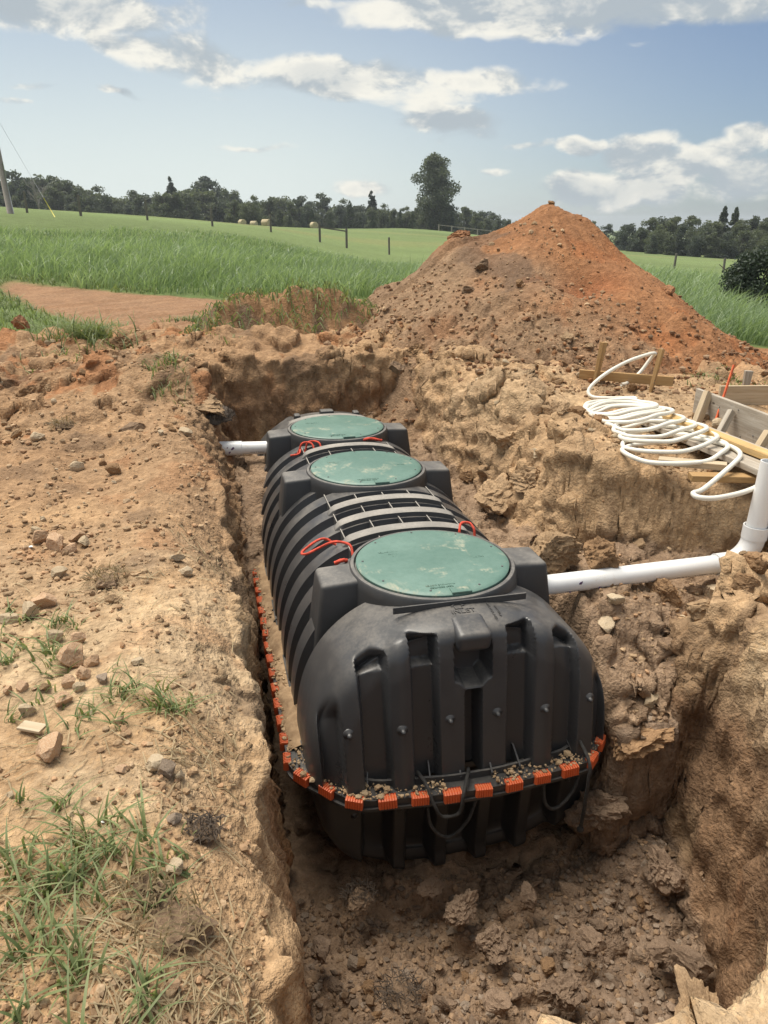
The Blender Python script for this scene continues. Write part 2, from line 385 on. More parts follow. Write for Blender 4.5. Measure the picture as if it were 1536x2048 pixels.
def wood_mat(name, a, b_, knots=True, stain=None):
    m, t, b = new_mat(name); tc = t.add('ShaderNodeTexCoord'); oi = t.add('ShaderNodeObjectInfo')
    v = t.vmath('ADD', tc.outputs['Object'], t.vmath('SCALE', oi.outputs['Location'], scale=2.3))
    vs = t.vmath('MULTIPLY', v, (1.6, 26, 26)); n = t.noise(vs, 1.5, 6, .65, .4); n2 = t.noise(t.vmath('MULTIPLY', v, (3, 110, 110)), 1.2, 4, .6)
    c = t.mix(t.ramp(n, .34, .68), a+(1,), b_+(1,)); c = t.mix(t.math('MULTIPLY', t.ramp(n2, .55, .75), .55), c, t.mix(1., c, (.5, .45, .4, 1), 'MULTIPLY'))
    if knots:
        k = t.voro(t.vmath('MULTIPLY', v, (1., 2.2, 2.2)), 4.3); c = t.mix(t.ramp(k.outputs['Distance'], .10, .05), c, tuple(x*.35 for x in a)+(1,))
    d = t.noise(v, 7, 5, .7)
    c = t.mix(t.ramp(d, .56, .74, 0., .6), c, (stain or (.36, .25, .15))+(1,))
    t.link(c, b.inputs['Base Color']); b.inputs['Roughness'].default_value = .8; b.inputs['Specular IOR Level'].default_value = .25
    bp = t.add('ShaderNodeBump'); bp.inputs['Strength'].default_value = .5; bp.inputs['Distance'].default_value = .003
    t.link(t.math('ADD', n, n2), bp.inputs['Height']); t.link(bp.outputs[0], b.inputs['Normal']); return m
M['wood_new'] = wood_mat('yellow_pine', (.50, .32, .13), (.60, .42, .20)); M['wood_brown'] = wood_mat('brown_lumber', (.34, .20, .085), (.43, .28, .13))
M['wood_grey'] = wood_mat('weathered_lumber', (.33, .28, .22), (.47, .42, .35), True, (.55, .52, .47)); M['wood_pale'] = wood_mat('pale_lumber', (.45, .35, .23), (.55, .45, .32))
M['post'] = wood_mat('fence_post_wood', (.13, .115, .10), (.21, .19, .17), False, (.16, .14, .12)); M['pole'] = wood_mat('pole_wood', (.28, .25, .22), (.36, .32, .28), False, (.33, .25, .17))
def leaf_mat(name, a, b_, trans=.35, rough=.55, vary=True):
    m, t, b = new_mat(name); at = t.add('ShaderNodeAttribute'); at.attribute_name = 'Col'; oi = t.add('ShaderNodeObjectInfo')
    c = t.mix(at.outputs['Fac'], a+(1,), b_+(1,))
    if vary: c = t.mix(oi.outputs['Random'], t.mix(1., c, (.72, .74, .86, 1), 'MULTIPLY'), t.mix(1., c, (1.22, 1.16, .95, 1), 'MULTIPLY'))
    t.link(c, b.inputs['Base Color']); b.inputs['Roughness'].default_value = rough; b.inputs['Specular IOR Level'].default_value = .3
    tr = t.add('ShaderNodeBsdfTranslucent'); t.link(t.mix(1., c, (1.2, 1.25, .7, 1), 'MULTIPLY'), tr.inputs[0])
    mx = t.add('ShaderNodeMixShader'); mx.inputs[0].default_value = trans
    t.link(b.outputs[0], mx.inputs[1]); t.link(tr.outputs[0], mx.inputs[2]); t.link(mx.outputs[0], t.n['Material Output'].inputs[0]); return m
M['leaf'] = leaf_mat('tree_leaves', (.080, .098, .086), (.130, .155, .112), .38); M['cedar'] = leaf_mat('cedar_leaves', (.045, .062, .045), (.08, .108, .066), .2)  # tree leaves paled and blued: distance haze put into their colour
M['grass'] = leaf_mat('tall_grass_blades', (.11, .17, .078), (.33, .42, .245), .42, .38, False)
M['grass_near'] = leaf_mat('near_grass_blades', (.11, .15, .06), (.27, .31, .14), .35, .5, False)
M['straw'] = leaf_mat('dry_straw', (.27, .20, .115), (.44, .35, .215), .2, .7, False)
M['bark'] = simple('bark', (.085, .07, .055), .9, .3, 6., .02); M['deadwood'] = simple('dead_grey_wood', (.25, .23, .22), .9, .2)
M['hay'] = simple('hay', (.48, .40, .25), .95, .25, 9., .04); M['wire'] = simple('wire', (.35, .36, .37), .4, .1); M['yellow'] = simple('yellow_guard', (.68, .60, .12), .5, .1)
M['white_scrap'] = simple('white_scrap', (.75, .75, .73), .5, .08); M['sticker'] = simple('yellow_sticker', (.75, .58, .05), .5, .1)
M['root'] = simple('dark_roots', (.10, .075, .055), .95, .35, 30., .01)

# ================================================================== THE GROUND
CP = np.array([(-.6, 2.5, .05), (-1.2, 1, 0), (0, 0, 0), (0, -3, -.1), (-3, 0, 0.1), (3, 0, -.2), (-.8, 6, .12), (-1.5, 9.5, .22), (-3.5, 6, .2), (0, 7.6, .40), (1, 7.8, .40), (2, 8, .40),
    (3, 6, .30), (2.7, 4.8, .22), (3.5, 4.2, .22), (2.9, 2.9, -.13), (2.3, 2.5, -.15), (1.1, .9, -.10), (-.3, 4.3, .04), (5, 6, .25), (5, 9, .3), (9, 11, -.3), (14, 17, -.45), (.5, 15, .30), (-4.4, 20, .35), (4.5, 15, .3),
    (-9, 20, .75), (-9.7, 47, 2.15), (-2.9, 52, 1.9), (1.1, 54, 1.55), (5, 56, 1.2), (9, 57, .3), (14, 58, -.5), (33, 50, -1.4), (37, 49.5, -1.7), (-15, 68, 3.0), (5.3, 110, 1.8), (20, 34, -.6),
    (21, 148, 1.0), (8.6, 150, 1.4), (59, 191, .4), (90, 144, -3.6), (0, 320, -1), (140, 300, -5), (-100, 200, 2.5), (-70, 60, 3.), (70, 30, -2.5), (0, -60, 0), (-60, -20, 1), (60, -30, -2),
    (0, 1600, -8), (1200, 1200, -10), (-1200, 1200, -4), (1600, 0, -10), (-1600, 0, 0), (0, -1500, -4)], float)
def _cmp(x, y):
    r = np.hypot(x, y)+1e-6; k = np.log1p(r)/r
    return x*k, y*k
def _tps(d2): return np.where(d2 > 1e-12, .5*d2*np.log(np.maximum(d2, 1e-12)), 0.)
_cu, _cv = _cmp(CP[:, 0], CP[:, 1]); _n = len(CP)
_A = np.zeros((_n+3, _n+3)); _A[:_n, :_n] = _tps((_cu[:, None]-_cu)**2+(_cv[:, None]-_cv)**2)+np.eye(_n)*.004
_A[:_n, _n:] = np.stack([np.ones(_n), _cu, _cv], 1); _A[_n:, :_n] = _A[:_n, _n:].T
_W = np.linalg.solve(_A, np.concatenate([CP[:, 2], [0, 0, 0]]))
def base_h(X, Y):
    u, v = _cmp(X, Y); z = _W[_n]+_W[_n+1]*u+_W[_n+2]*v
    for i in range(_n): z = z+_W[i]*_tps((u-_cu[i])**2+(v-_cv[i])**2)
    return z
BUMPS = [(-1.7, 8.8, .9, .7, .20), (-.95, 7.3, .6, .5, .16), (-2.6, 7.2, .9, .7, .22), (-.15, 7.9, .5, .35, .10), (.6, 8.15, .6, .25, .14), (-2.3, 9.6, .7, .4, .18), (-1.25, 6.4, .45, .4, .10), (-.45, 6.9, .35, .3, .12),
         (-.1, 5.7, .35, .8, .05), (-.08, 3.2, .3, 1.2, .05), (-1.9, 5.6, .8, .5, .10), (2.35, 5.6, .4, .5, .12), (2.5, 4.4, .35, .35, .10), (2.25, 6.5, .4, .4, .08), (2.1, 8.2, .6, .4, .12), (3.0, 7.4, .7, .5, .1),
         (-3.6, 8.6, .8, .6, .25), (2.15, 3.95, .22, .25, .10)]
_EX = np.array([-60, -14, -4.4, .44, 2.8, 6, 8.7, 12, 20, 60.]); _EY = np.array([26, 22.3, 20.6, 15.3, 14.2, 13.5, 11.3, 10.3, 9, 5.])
_FX = np.array([-80, -9.7, -2.9, 5, 10.6, 14.3, 33.4, 37.3, 60, 90]); _FY = np.array([47, 49, 52, 55.8, 57, 58.3, 49.8, 49.5, 43, 35])
def tall_edge(X): return np.interp(X, _EX, _EY)
def fence_y(X): return np.interp(X, _FX, _FY)
_RY = [1.0, 1.2, 1.45, 1.75, 2.4, 2.7, 2.95, 3.08, 3.18, 3.44, 3.62, 3.85, 4.1, 4.45, 6.5, 7.3]
_RX = [.95, 1.35, 1.62, 1.83, 2.06, 2.14, 2.22, 2.55, 3.08, 3.08, 2.75, 2.35, 2.05, 1.92, 1.86, 1.80]
_RW = [.3, .3, .32, .34, .36, .36, .4, .4, .3, .3, .40, .42, .42, .42, .4, .3]
def pit(X, Y):
    """returns k (1 = outside ground, 0 = pit floor) and the floor level"""
    nY = .05*vn(Y*1.7, Y*0+3.3, None, 5)+.03*vn(Y*5.3, X*2., None, 6)-.02
    wl = np.interp(Y, [4., 5.2, 6.2, 7.], [.15, .22, .40, .2]); xl = np.interp(Y, [0, 2.6, 4, 6, 7], [.11, .15, .16, .13, .06])+nY*.7
    kL = 1-sst(X-xl, -wl*.75, wl*.25)
    nR = .07*fbm(Y*1.9, X*1.9, None, 3, 8)
    xr = np.interp(Y, _RY, _RX)+nR; wr = np.interp(Y, _RY, _RW)
    kR = sst(X-xr, 0., wr)
    nX = .05*fbm(X*2.1, X*0+.7, None, 3, 9)
    kF = 1-sst(Y+nX, .92, 1.18); kB = sst(Y+nX, 7.12, 7.40)
    k = np.maximum(np.maximum(kL, kR), np.maximum(kF, kB))
    k = np.where((Y < .85) | (Y > 7.6) | (X < -.6) | (X > 3.6), 1., k)
    fl = np.interp(Y, [4.3, 5.1, 6.0, 6.5, 7.1], [-1.57, -.80, -.40, -.34, -.6])
    bench = sst(X, 1.78, 1.9)
    fr = np.interp(Y, [2.60, 2.68, 3.2, 3.5, 4.2, 6.6, 7.1], [-1.57, -.74, -.31, -.30, -.36, -.32, -.6])
    fr = np.where(Y < 3.6, lerp(np.full_like(Y, -1.57), fr, bench), fr)
    fr = fr+np.where((X > 2.25) & (Y > 3.0) & (Y < 3.7), 0., 0.)
    f = np.where(X < 1.06, fl, fr)
    f = f+.22*np.exp(-((X-1.98)/.22)**2-((Y-2.55)/.3)**2)*(Y < 2.62)+.14*np.exp(-((X-1.1)/.8)**2-((Y-1.3)/.6)**2)
    return k, f
def soil_mask(X, Y):
    """1 where the ground is bare dug earth"""
    w = .5*fbm(X*1.3, Y*1.3, None, 3, 21)
    n1 = 1-sst(Y+w, 10.3, 11.2)
    # scraped strip of red earth beyond
    y0 = np.interp(X, [-4.6, -1.9, -.7, .2, 5, 8, 12], [19.3, 12.6, 10.6, 9, 8.5, 9.6, 10.2]); y1 = tall_edge(X)-.2
    n2 = sst(Y+.6*w, y0-.2, y0+.2)*(1-sst(Y+.5*w, y1-.3, y1+.1))*sst(X, -4.7, -4.2)
    n1 = n1*sst(X+w, -7, -5)*(1-sst(X+w, 8, 9.5))*sst(Y, -6, -4)
    return np.clip(np.maximum(n1, n2), 0, 1), n2
def ground_h(X, Y, detail=True):
    X = np.asarray(X, float); Y = np.asarray(Y, float)
    g = base_h(X, Y)
    for (x, y, rx, ry, h) in BUMPS: g = g+h*np.exp(-((X-x)/rx)**2-((Y-y)/ry)**2)
    r = np.hypot(X, Y); near = 1-sst(r, 9, 22); s, strip = soil_mask(X, Y)
    # left foreground: trodden and smoother; spoil further back: lumpy
    lump = np.where(X < .2, sst(Y, 4., 6.8), 1.)*near*s*(1-.75*strip)*(1-.85*np.exp(-((X-3.5)/.9)**6-((Y-4.6)/1.3)**6))
    k, f = pit(X, Y)
    sh = np.clip((X+.52+.10*fbm(Y*1.2, X*1.2, None, 3, 17))/.66, 0, 1.05)*(X < .3)*sst(Y, .6, 1.2)*(1-sst(Y, 6.2, 6.8)); g = g-.44*sh**2.3
    g = g+.05*fbm(X*1.1, Y*1.1, None, 3, 1)*near*s*(.4+.6*lump)
    g = g+.045*billow(X*2.2, Y*2.2, None, 3, 11)*lump+.075*billow(X*1.3, Y*1.3, None, 4, 12)*lump*(X < .1)*sst(-X, -.05, .25)
    if detail:
        wx = X+.05*fbm(X*7, Y*7, None, 3, 151); wy = Y+.05*fbm(X*7, Y*7, None, 3, 152)
        c1, r1 = cells(wx*4.3, wy*4.3, 31); c2, r2 = cells(wx*11, wy*11, 41); c3, r3 = cells(wx*24, wy*24, 51)
        am = near*s
        g = g+am*((.02+.055*lump+.05*lump*(X > 1.8)*(Y > 3.5)*(Y < 7.4))*c1*(r1 > .15)*(.4+.6*lump)+.022*c2*(r2 > 0)*(.25+.75*lump)+.008*c3*(r3 > -.1))
        f = f+.05*c1*(r1 > .1)+.04*c2*(r2 > -.2)+.016*c3
        g = g+am*.012*fbm(X*9, Y*9, None, 3, 2)
        # wheel track with cleat prints, left
        tx = (X+1.62)-.18*(Y-5.6); tr = np.exp(-(tx/.16)**4)*sst(Y, 4.9, 5.1)*(1-sst(Y, 6.1, 6.3))
        g = g-tr*(.03+.03*(np.sin(Y*2*math.pi/.125) > .1))
    f = f+.06*fbm(X*2.4, Y*2.4, None, 3, 14)
    far = sst(r, 14, 30); g = g+far*(.10*fbm(X*.09, Y*.09, None, 3, 4)*np.minimum(r/30, 2))
    return f+(g-f)*k, k, g, f
def zat(x, y):
    return float(ground_h(np.array([x]), np.array([y]))[0][0])
def build_lines(segs, lo, hi, ratio):
    L = [segs[0][0]]
    for a, b, st in segs:
        n = max(1, int(round((b-a)/st))); L += list(np.linspace(a, b, n+1)[1:])
    d = segs[-1][2]; x = L[-1]
    while x < hi: d *= ratio; x += d; L.append(x)
    d = segs[0][2]; x = L[0]; pre = []
    while x > lo: d *= ratio; x -= d; pre.append(x)
    return np.array(pre[::-1]+L)
gx = build_lines([(-1.7, -.2, .020), (-.2, .22, .0062), (.22, 1.2, .022), (1.2, 1.78, .014), (1.78, 2.5, .0095), (2.5, 3.5, .018)], -1700, 1700, 1.08)
gy = build_lines([(.9, 2.55, .0165), (2.55, 2.78, .009), (2.78, 3.1, .016), (3.1, 3.6, .013), (3.6, 7.05, .020), (7.05, 7.42, .0085), (7.42, 8.6, .024)], -1700, 1700, 1.028)
def build_ground():
    X, Y = np.meshgrid(gx, gy, indexing='ij'); sh = X.shape
    Z, k, g, f = ground_h(X.ravel(), Y.ravel()); Z = Z.reshape(sh); k = k.reshape(sh); g = g.reshape(sh)
    zx = np.gradient(Z, gx, axis=0); zy = np.gradient(Z, gy, axis=1)
    nl = np.sqrt(1+zx**2+zy**2); nx, ny, nz = -zx/nl, -zy/nl, 1/nl
    steep = sst(np.hypot(zx, zy), 1.0, 2.5)*((np.hypot(X, Y) < 11))
    c_, r_ = cells((X+.6*Y)*7.+.6*fbm(X*6, Z*6, None, 2, 5), Z*7.+.6*fbm(Y*6, Z*6, None, 2, 6), 171); c2_, r2_ = cells((X+.6*Y)*17., Z*17.+.5*fbm(Y*9, Z*9, None, 2, 6), 181); ck = c_*(r_ > .1)+.45*c2_*(r2_ > 0)
    D = steep*(.055*fbm(X*4, Y*4, Z*4, 4, 61)+.034*billow(X*11, Y*11, Z*9, 4, 71)+.013*fbm(X*45, Y*45, Z*45, 2, 81)+.040*ck)
    # no wall may bulge into the tank
    P = np.stack([X+nx*D, Y+ny*D, Z+nz*D], -1).reshape(-1, 3)
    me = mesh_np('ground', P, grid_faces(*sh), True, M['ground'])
    # soil colours; pit walls also toned for light and shade
    x, y, z = X.ravel(), Y.ravel(), Z.ravel(); kk = k.ravel(); gg = g.ravel(); r = np.hypot(x, y)
    def c3(c): return np.array(c)[None, :]
    def mx(C, c, m): return C+(c3(c)-C)*np.clip(m, 0, 1)[:, None]
    n1 = fbm(x*.9, y*.9, None, 4, 91); n2 = fbm(x*3.1, y*3.1, None, 4, 92); n3 = fbm(x*.35, y*.35, None, 3, 93)
    C = np.repeat(c3(DRY), len(x), 0)
    C = mx(C, TAN, sst(n1+.5*n2, -.15, .35))
    C = mx(C, (.34, .215, .125), sst(y+n1*1.4+.6*n2, 3.2, 5.0)*np.where(x > 1.2, .35, .8))              # fresher brown spoil behind
    C = mx(C, RED, sst(n2+.4*n1+.35*sst(y, 5, 8), .42, .62)*(.25+.45*sst(y, 4.5, 6.5)))
    C = mx(C, (.31, .19, .115), sst(y+n1*.8, 9.6, 10.6)*.9); C = mx(C, (.26, .15, .085), sst(y, 9.8, 10.8)*sst(fbm(x*.7+y*.5, y*3.2-x*1.5, None, 3, 94), .0, .4)*.7)             # red scraped strip
    C = mx(C, DARK, sst(fbm(x*2.3, y*2.3, None, 3, 95), .34, .5)*.55*(r < 10))
    C = mx(C, RED, sst(x+.4*n2, 2.9, 3.3)*sst(y+.5*n1, 5.5, 6.)*.6)
    C = mx(C, (.46, .33, .205), sst(x, 1.6, 2.)*sst(y, 2.4, 3.)*(1-sst(y+n1, 6., 7.))*(.35+.5*sst(n2+n1, -.3, .3)))
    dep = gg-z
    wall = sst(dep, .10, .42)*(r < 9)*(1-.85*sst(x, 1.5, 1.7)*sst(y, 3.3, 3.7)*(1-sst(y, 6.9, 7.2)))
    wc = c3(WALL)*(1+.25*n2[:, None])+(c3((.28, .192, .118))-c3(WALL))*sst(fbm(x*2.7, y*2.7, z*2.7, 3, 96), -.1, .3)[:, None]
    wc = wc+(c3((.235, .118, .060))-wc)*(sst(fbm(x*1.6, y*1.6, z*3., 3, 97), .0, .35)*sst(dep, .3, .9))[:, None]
    wl_ = (1-sst(x, .8, 1.4)*(1-sst(y, 3.2, 3.8)))[:, None]; wc = wc*(1+wl_*np.array([[.45, .40, .32]]))  # left and back walls lightened, right wall left dark: lighting put into colour
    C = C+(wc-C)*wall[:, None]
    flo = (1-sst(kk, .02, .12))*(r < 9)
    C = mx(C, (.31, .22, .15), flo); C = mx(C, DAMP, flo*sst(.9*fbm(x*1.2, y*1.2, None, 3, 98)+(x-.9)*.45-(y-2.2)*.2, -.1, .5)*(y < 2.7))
    # field colours
    s, strip = soil_mask(x, y)
    GR = c3((.12, .17, .06))*(1+.25*n1[:, None]); fy = fence_y(x)
    past = sst(y+4*n3, fy-18, fy-9); PA = c3((.165, .225, .09))*(1+.22*fbm(x*.05, y*.12, None, 4, 99)[:, None])
    PA = PA+(c3((.22, .235, .10))-PA)*sst(fbm(x*.03, y*.08, None, 3, 101), .05, .4)[:, None]*.6
    GR = GR+(PA-GR)*past[:, None]
    GR = np.where((y < 2)[:, None], c3((.30, .25, .13)), GR)
    C = GR+(C-GR)*s[:, None]
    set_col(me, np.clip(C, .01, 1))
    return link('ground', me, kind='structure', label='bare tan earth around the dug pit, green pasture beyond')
ground = build_ground()

# ================================================================== THE SEPTIC TANK
X0, Z0, YF, YB = 1.062, -.785, 2.98, 6.78           # axis, seam level, first and last full rim
LIDS = (3.37, 5.02, 6.21); LIDR = .40
tank = empty('septic_tank', (X0, 4.8, -1.38), 'long ribbed black plastic septic tank with three green lids in the pit', 'septic tank')
def arch(A, B, n, N):
    t = np.linspace(0, math.pi, 1200); c, s = np.cos(t), np.sin(t)
    x = A*np.sign(c)*np.abs(c)**(2/n); z = B*np.abs(s)**(2/n)
    L = np.concatenate([[0], np.cumsum(np.hypot(np.diff(x), np.diff(z)))]); q = np.linspace(0, L[-1], N)
    return np.interp(q, L, x)[::-1], np.interp(q, L, z)[::-1]       # from -A to +A
PER = .2535
def rib(Y):
    p = ((Y-YF-.135)/PER) % 1.           # valley centre at .5
    v = 1-sst(np.abs(p-.5), .155, .235)
    return np.where((Y < YF+.10) | (Y > YB-.10), 0., v)     # 1 in the valley
def half_shell(name, A, B, n, sgn, depth, mat, parent, front_depth):
    N = 120; ax, az = arch(A, B, n, N)
    # ---- barrel
    Ys = [YF]; y = YF
    while y < YB-1e-6: y += PER/14; Ys.append(min(y, YB))
    Ys = np.array(Ys); v = rib(Ys)
    sc = 1-depth*v[:, None]
    zz = az[None, :]*(1-depth*(1.15 if sgn > 0 else .8)*v[:, None])
    V = np.stack([X0+ax[None, :]*sc, np.repeat(Ys[:, None], N, 1), Z0+sgn*zz], -1)
    # ---- rounded ends with upright flutes
    def cap(front, N, K, phi_n):
        ax, az = arch(A, B, n, N)
        rho = np.concatenate([1-.13*(1-np.cos(np.linspace(0, math.pi/2, phi_n))**.62), np.linspace(.87, 0, K-phi_n+1)[1:]])
        yo = np.concatenate([.25*np.sin(np.linspace(0, math.pi/2, phi_n))**.62, np.full(K-phi_n, .25)])
        nz = np.concatenate([np.cos(np.linspace(0, math.pi/2, phi_n)), np.zeros(K-phi_n)])
        px = ax[None, :]*rho[:, None]; pz = az[None, :]*rho[:, None]; apx = np.abs(px)
        lean = .105*np.clip(1-pz/B, 0, 1)*sst(1-rho, 0, .2)[:, None] if sgn > 0 else -.05*(pz/B)**2*sst(1-rho, 0, .2)[:, None]
        off = np.repeat(yo[:, None], N, 1)+lean
        g = np.zeros_like(px)
        if sgn > 0:
            for gx0, hw in ((.225, .048), (.455, .050), (.655, .034)):
                g = np.maximum(g, 1-sst(np.abs(apx-gx0-.03*gx0*pz/B), hw, hw+.020))
            top = 1-sst(pz, B*.935, B*.955)
            g = g*(.60+.40*sst(pz, B*.735, B*.76))*np.where(apx > .56, 1-sst(pz, B*.45, B*.62), np.where(apx > .35, 1-sst(pz, B*.845, B*.875), top))
            cen = (1-sst(apx, .028, .045))*(1-sst(pz, B*.55, B*.6))
            poc = (1-sst(apx, .075, .092))*sst(pz-.035*np.clip(1-((apx-.09)/.05)**2, 0, 1)*(apx > .04), B*.60, B*.64)*(1-sst(pz, B*.86, B*.9))
            g = np.maximum(g, np.maximum(cen, poc*1.1))
            g = g-.22*np.exp(-((np.abs(apx-.34))/.05)**2)*(1-sst(pz, B*.93, B*.96))       # round columns between the flutes
        else:
            for gx0 in (0., .22, .44):
                g = np.maximum(g, 1-sst(np.abs(apx-gx0), .045, .085))
            g = g*sst(pz, .03, .10)
        d = front_depth*g*sst(1-rho, .004, .03)[:, None]
        off2 = off-d*(1-.4*nz[:, None]); pz2 = pz-d*.8*nz[:, None]
        return np.stack([X0+px, YF-off2 if front else YB+off2, Z0+sgn*pz2], -1)
    Vb = cap(False, N, 44, 14); V = np.concatenate([V, Vb[1:]], 0)
    F = grid_faces(V.shape[0], N); Vf = cap(True, 300, 165, 60)[::-1]; F2 = grid_faces(Vf.shape[0], 300)
    if sgn < 0: F = F[:, ::-1]; F2 = F2[:, ::-1]
    me = mesh_np(name, np.concatenate([V.reshape(-1, 3), Vf.reshape(-1, 3)]), [F, F2+V.shape[0]*N], True, mat); auto_smooth(me, 40); CAPS[sgn] = Vf.reshape(-1, 3)
    return link(name, me, parent)
CAPS = {}
AB = (.765, .755); NS = 2.45
up = half_shell('upper_shell', AB[0], AB[1], NS, 1, .115, M['black'], tank, .115)
lo = half_shell('lower_shell', .745, .69, 2.7, -1, .095, M['black_low'], tank, .11)
def crown(dx):                       # top surface of the ribs at a distance from the axis
    return Z0+AB[1]*max(0., 1-(abs(dx)/AB[0])**NS)**(1/NS)
# ---- seam flange
def outline(off, nseg=6):
    hw = .845+off; yf = 2.565-off; yb = YB+.415+off; c = .31
    pts = [(-hw, yb-c), (-hw, yf+c), (-hw+c*.85, yf+.02), (-.12, yf-.03), (.12, yf-.03), (hw-c*.85, yf+.02), (hw, yf+c), (hw, yb-c), (hw-c, yb), (-hw+c, yb)]
    return [(X0+a, b) for a, b in pts]
def smooth_out(off, rad=3):
    P = outline(off); Q = []
    for i in range(len(P)):
        p0, p1, p2 = (Vector(P[i-1]), Vector(P[i]), Vector(P[(i+1) % len(P)]))
        a = p1+(p0-p1)*min(.35, .07/(p0-p1).length); b = p1+(p2-p1)*min(.35, .07/(p2-p1).length)
        for k in range(4):
            t = k/3; Q.append((a*(1-t)**2+p1*2*t*(1-t)+b*t*t))
    return Q
def ring(name, o_in, o_out, z0, z1, mat, parent):
    A = smooth_out(o_in); B = smooth_out(o_out); n = len(A); V = []
    for a, b in zip(A, B): V += [(a.x, a.y, z0), (a.x, a.y, z1), (b.x, b.y, z1), (b.x, b.y, z0)]
    me = mesh_np(name, np.array(V), grid_faces(n, 4, True, True), False, mat); return link(name, me, parent)
fl = ring('seam_flange', -.13, 0., Z0-.028, Z0+.006, M['black_low'], tank)
ring('seam_gasket', -.11, .010, Z0-.046, Z0-.031, M['black_low'], fl)
ring('flange_lip', -.088, -.076, Z0+.004, Z0+.040, M['black'], fl)
# ---- orange clips round the seam
def clip_me():
    n = 7; w = .082; prof = [(-.020, .013), (-.020, .008), (.004, .011), (.014, .006), (.016, -.032), (.006, -.038), (-.012, -.038), (-.012, -.032)]
    xs = []
    for i in range(n):
        a = -w/2+w*i/n; xs += [(a, 0.), (a+w/n*.18, .0045), (a+w/n*.72, .0045), (a+w/n*.9, 0.)]
    xs.append((w/2, 0.)); V = []
    for x, g in xs:
        for (d, z) in prof: V.append((x, d+g*(1 if d > 0 else 0), z+g*(1 if z > .005 else 0)))
    m = len(prof); F = [grid_faces(len(xs), m, False, True)[:, ::-1], np.array([list(range(m))]), np.array([list(range((len(xs)-1)*m, len(xs)*m))[::-1]])]
    return mesh_np('clip', np.array(V), F, False, M['orange'])
CLIP = clip_me()
O = smooth_out(0.); O = O+[O[0]]; seg_l = np.concatenate([[0], np.cumsum([(O[i+1]-O[i]).length for i in range(len(O)-1)])])
def on_out(s):
    s = s % seg_l[-1]; i = int(np.searchsorted(seg_l, s, 'right')-1); i = min(i, len(O)-2); t = (s-seg_l[i])/max(1e-9, seg_l[i+1]-seg_l[i])
    p = O[i].lerp(O[i+1], t); d = (O[i+1]-O[i]).normalized(); return p, d
s = .05; clips = []
while s < seg_l[-1]:
    p, d = on_out(s); nrm = Vector((d.y, -d.x)) if False else Vector((-d.y, d.x))
    c = Vector((X0, 4.8))
    if (p+nrm*.1-c).length < (p-c).length: nrm = -nrm
    if p.y < 3.2 or (p.x < X0 and p.y < 6.9) :
        o = bpy.data.objects.new('clip', CLIP); COL.objects.link(o)
        m3 = Matrix(((nrm.y, nrm.x, 0), (-nrm.x, nrm.y, 0), (0, 0, 1))).to_4x4(); m3.translation = (p.x, p.y, Z0+.004)
        o.matrix_basis = m3 @ Matrix.Rotation(R(random.uniform(-4, 4)), 4, 'Z') @ Matrix.Rotation(R(random.uniform(-3, 3)), 4, 'Y') @ Matrix.Scale(random.uniform(.94, 1.06), 4)
        setpar(o, tank); clips.append(o)
    s += .150 if p.y < 3.1 else .152
# ---- gussets standing on the flange
def gus_me():
    V = []; 
    for x in (-.004, .004): V += [(x, 0, 0), (x, .085, 0), (x, .085, .022), (x, .012, .085), (x, 0, .085)]
    F = [np.array([[0, 1, 2, 3, 4]]), np.array([[9, 8, 7, 6, 5]]), np.array([[i, i+5, (i+1) % 5+5, (i+1) % 5] for i in range(5)])]
    return mesh_np('gusset', np.array(V), F, False, M['black'])
GUS = gus_me(); IN = None
for s in np.arange(.10, seg_l[-1], .152):
    p, d = on_out(s); nrm = Vector((-d.y, d.x)); c = Vector((X0, 4.8))
    if (p+nrm*.1-c).length < (p-c).length: nrm = -nrm
    if not (p.y < 3.3 or (p.x < X0 and p.y < 6.9)): continue
    o = bpy.data.objects.new('gusset', GUS); COL.objects.link(o); q = p-nrm*.155
    m3 = Matrix(((nrm.y, nrm.x, 0), (-nrm.x, nrm.y, 0), (0, 0, 1))).to_4x4(); m3.translation = (q.x, q.y, Z0+.008); o.matrix_basis = m3 @ Matrix.Scale(random.uniform(.8, 1.1), 4); setpar(o, tank)
# ---- bolt nubs on the end wall
nub = lathe_me('nub', [(0, .022), (.008, .020), (.0115, .010), (.0115, 0), (.026, -.002), (.028, -.010)], M['black'], 16)
def end_y(sgn, dx, z):
    C = CAPS[sgn]; i = np.argmin((C[:, 0]-X0-dx)**2+(C[:, 2]-z)**2); return float(C[i, 1])
for dx in (-.585, -.345, -.115, .115, .345, .585):
    z = -.475; o = link('nub', nub, None); o.matrix_basis = Matrix.Translation((X0+dx, end_y(1, dx, z)-.002, z)) @ Matrix.Rotation(R(90), 4, 'X'); setpar(o, up)
    z = -1.0; o = link('nub', nub, None); o.matrix_basis = Matrix.Translation((X0+dx*.95, end_y(-1, dx*.95, z)-.002, z)) @ Matrix.Rotation(R(90), 4, 'X') @ Matrix.Scale(.7, 4); setpar(o, lo)
def cap_z(dx, y):
    C = CAPS[1]; C = C[(np.abs(C[:, 0]-X0-dx) < .012) & (C[:, 2] > -.16)]; return float(C[np.argmin(np.abs(C[:, 1]-y)), 2])
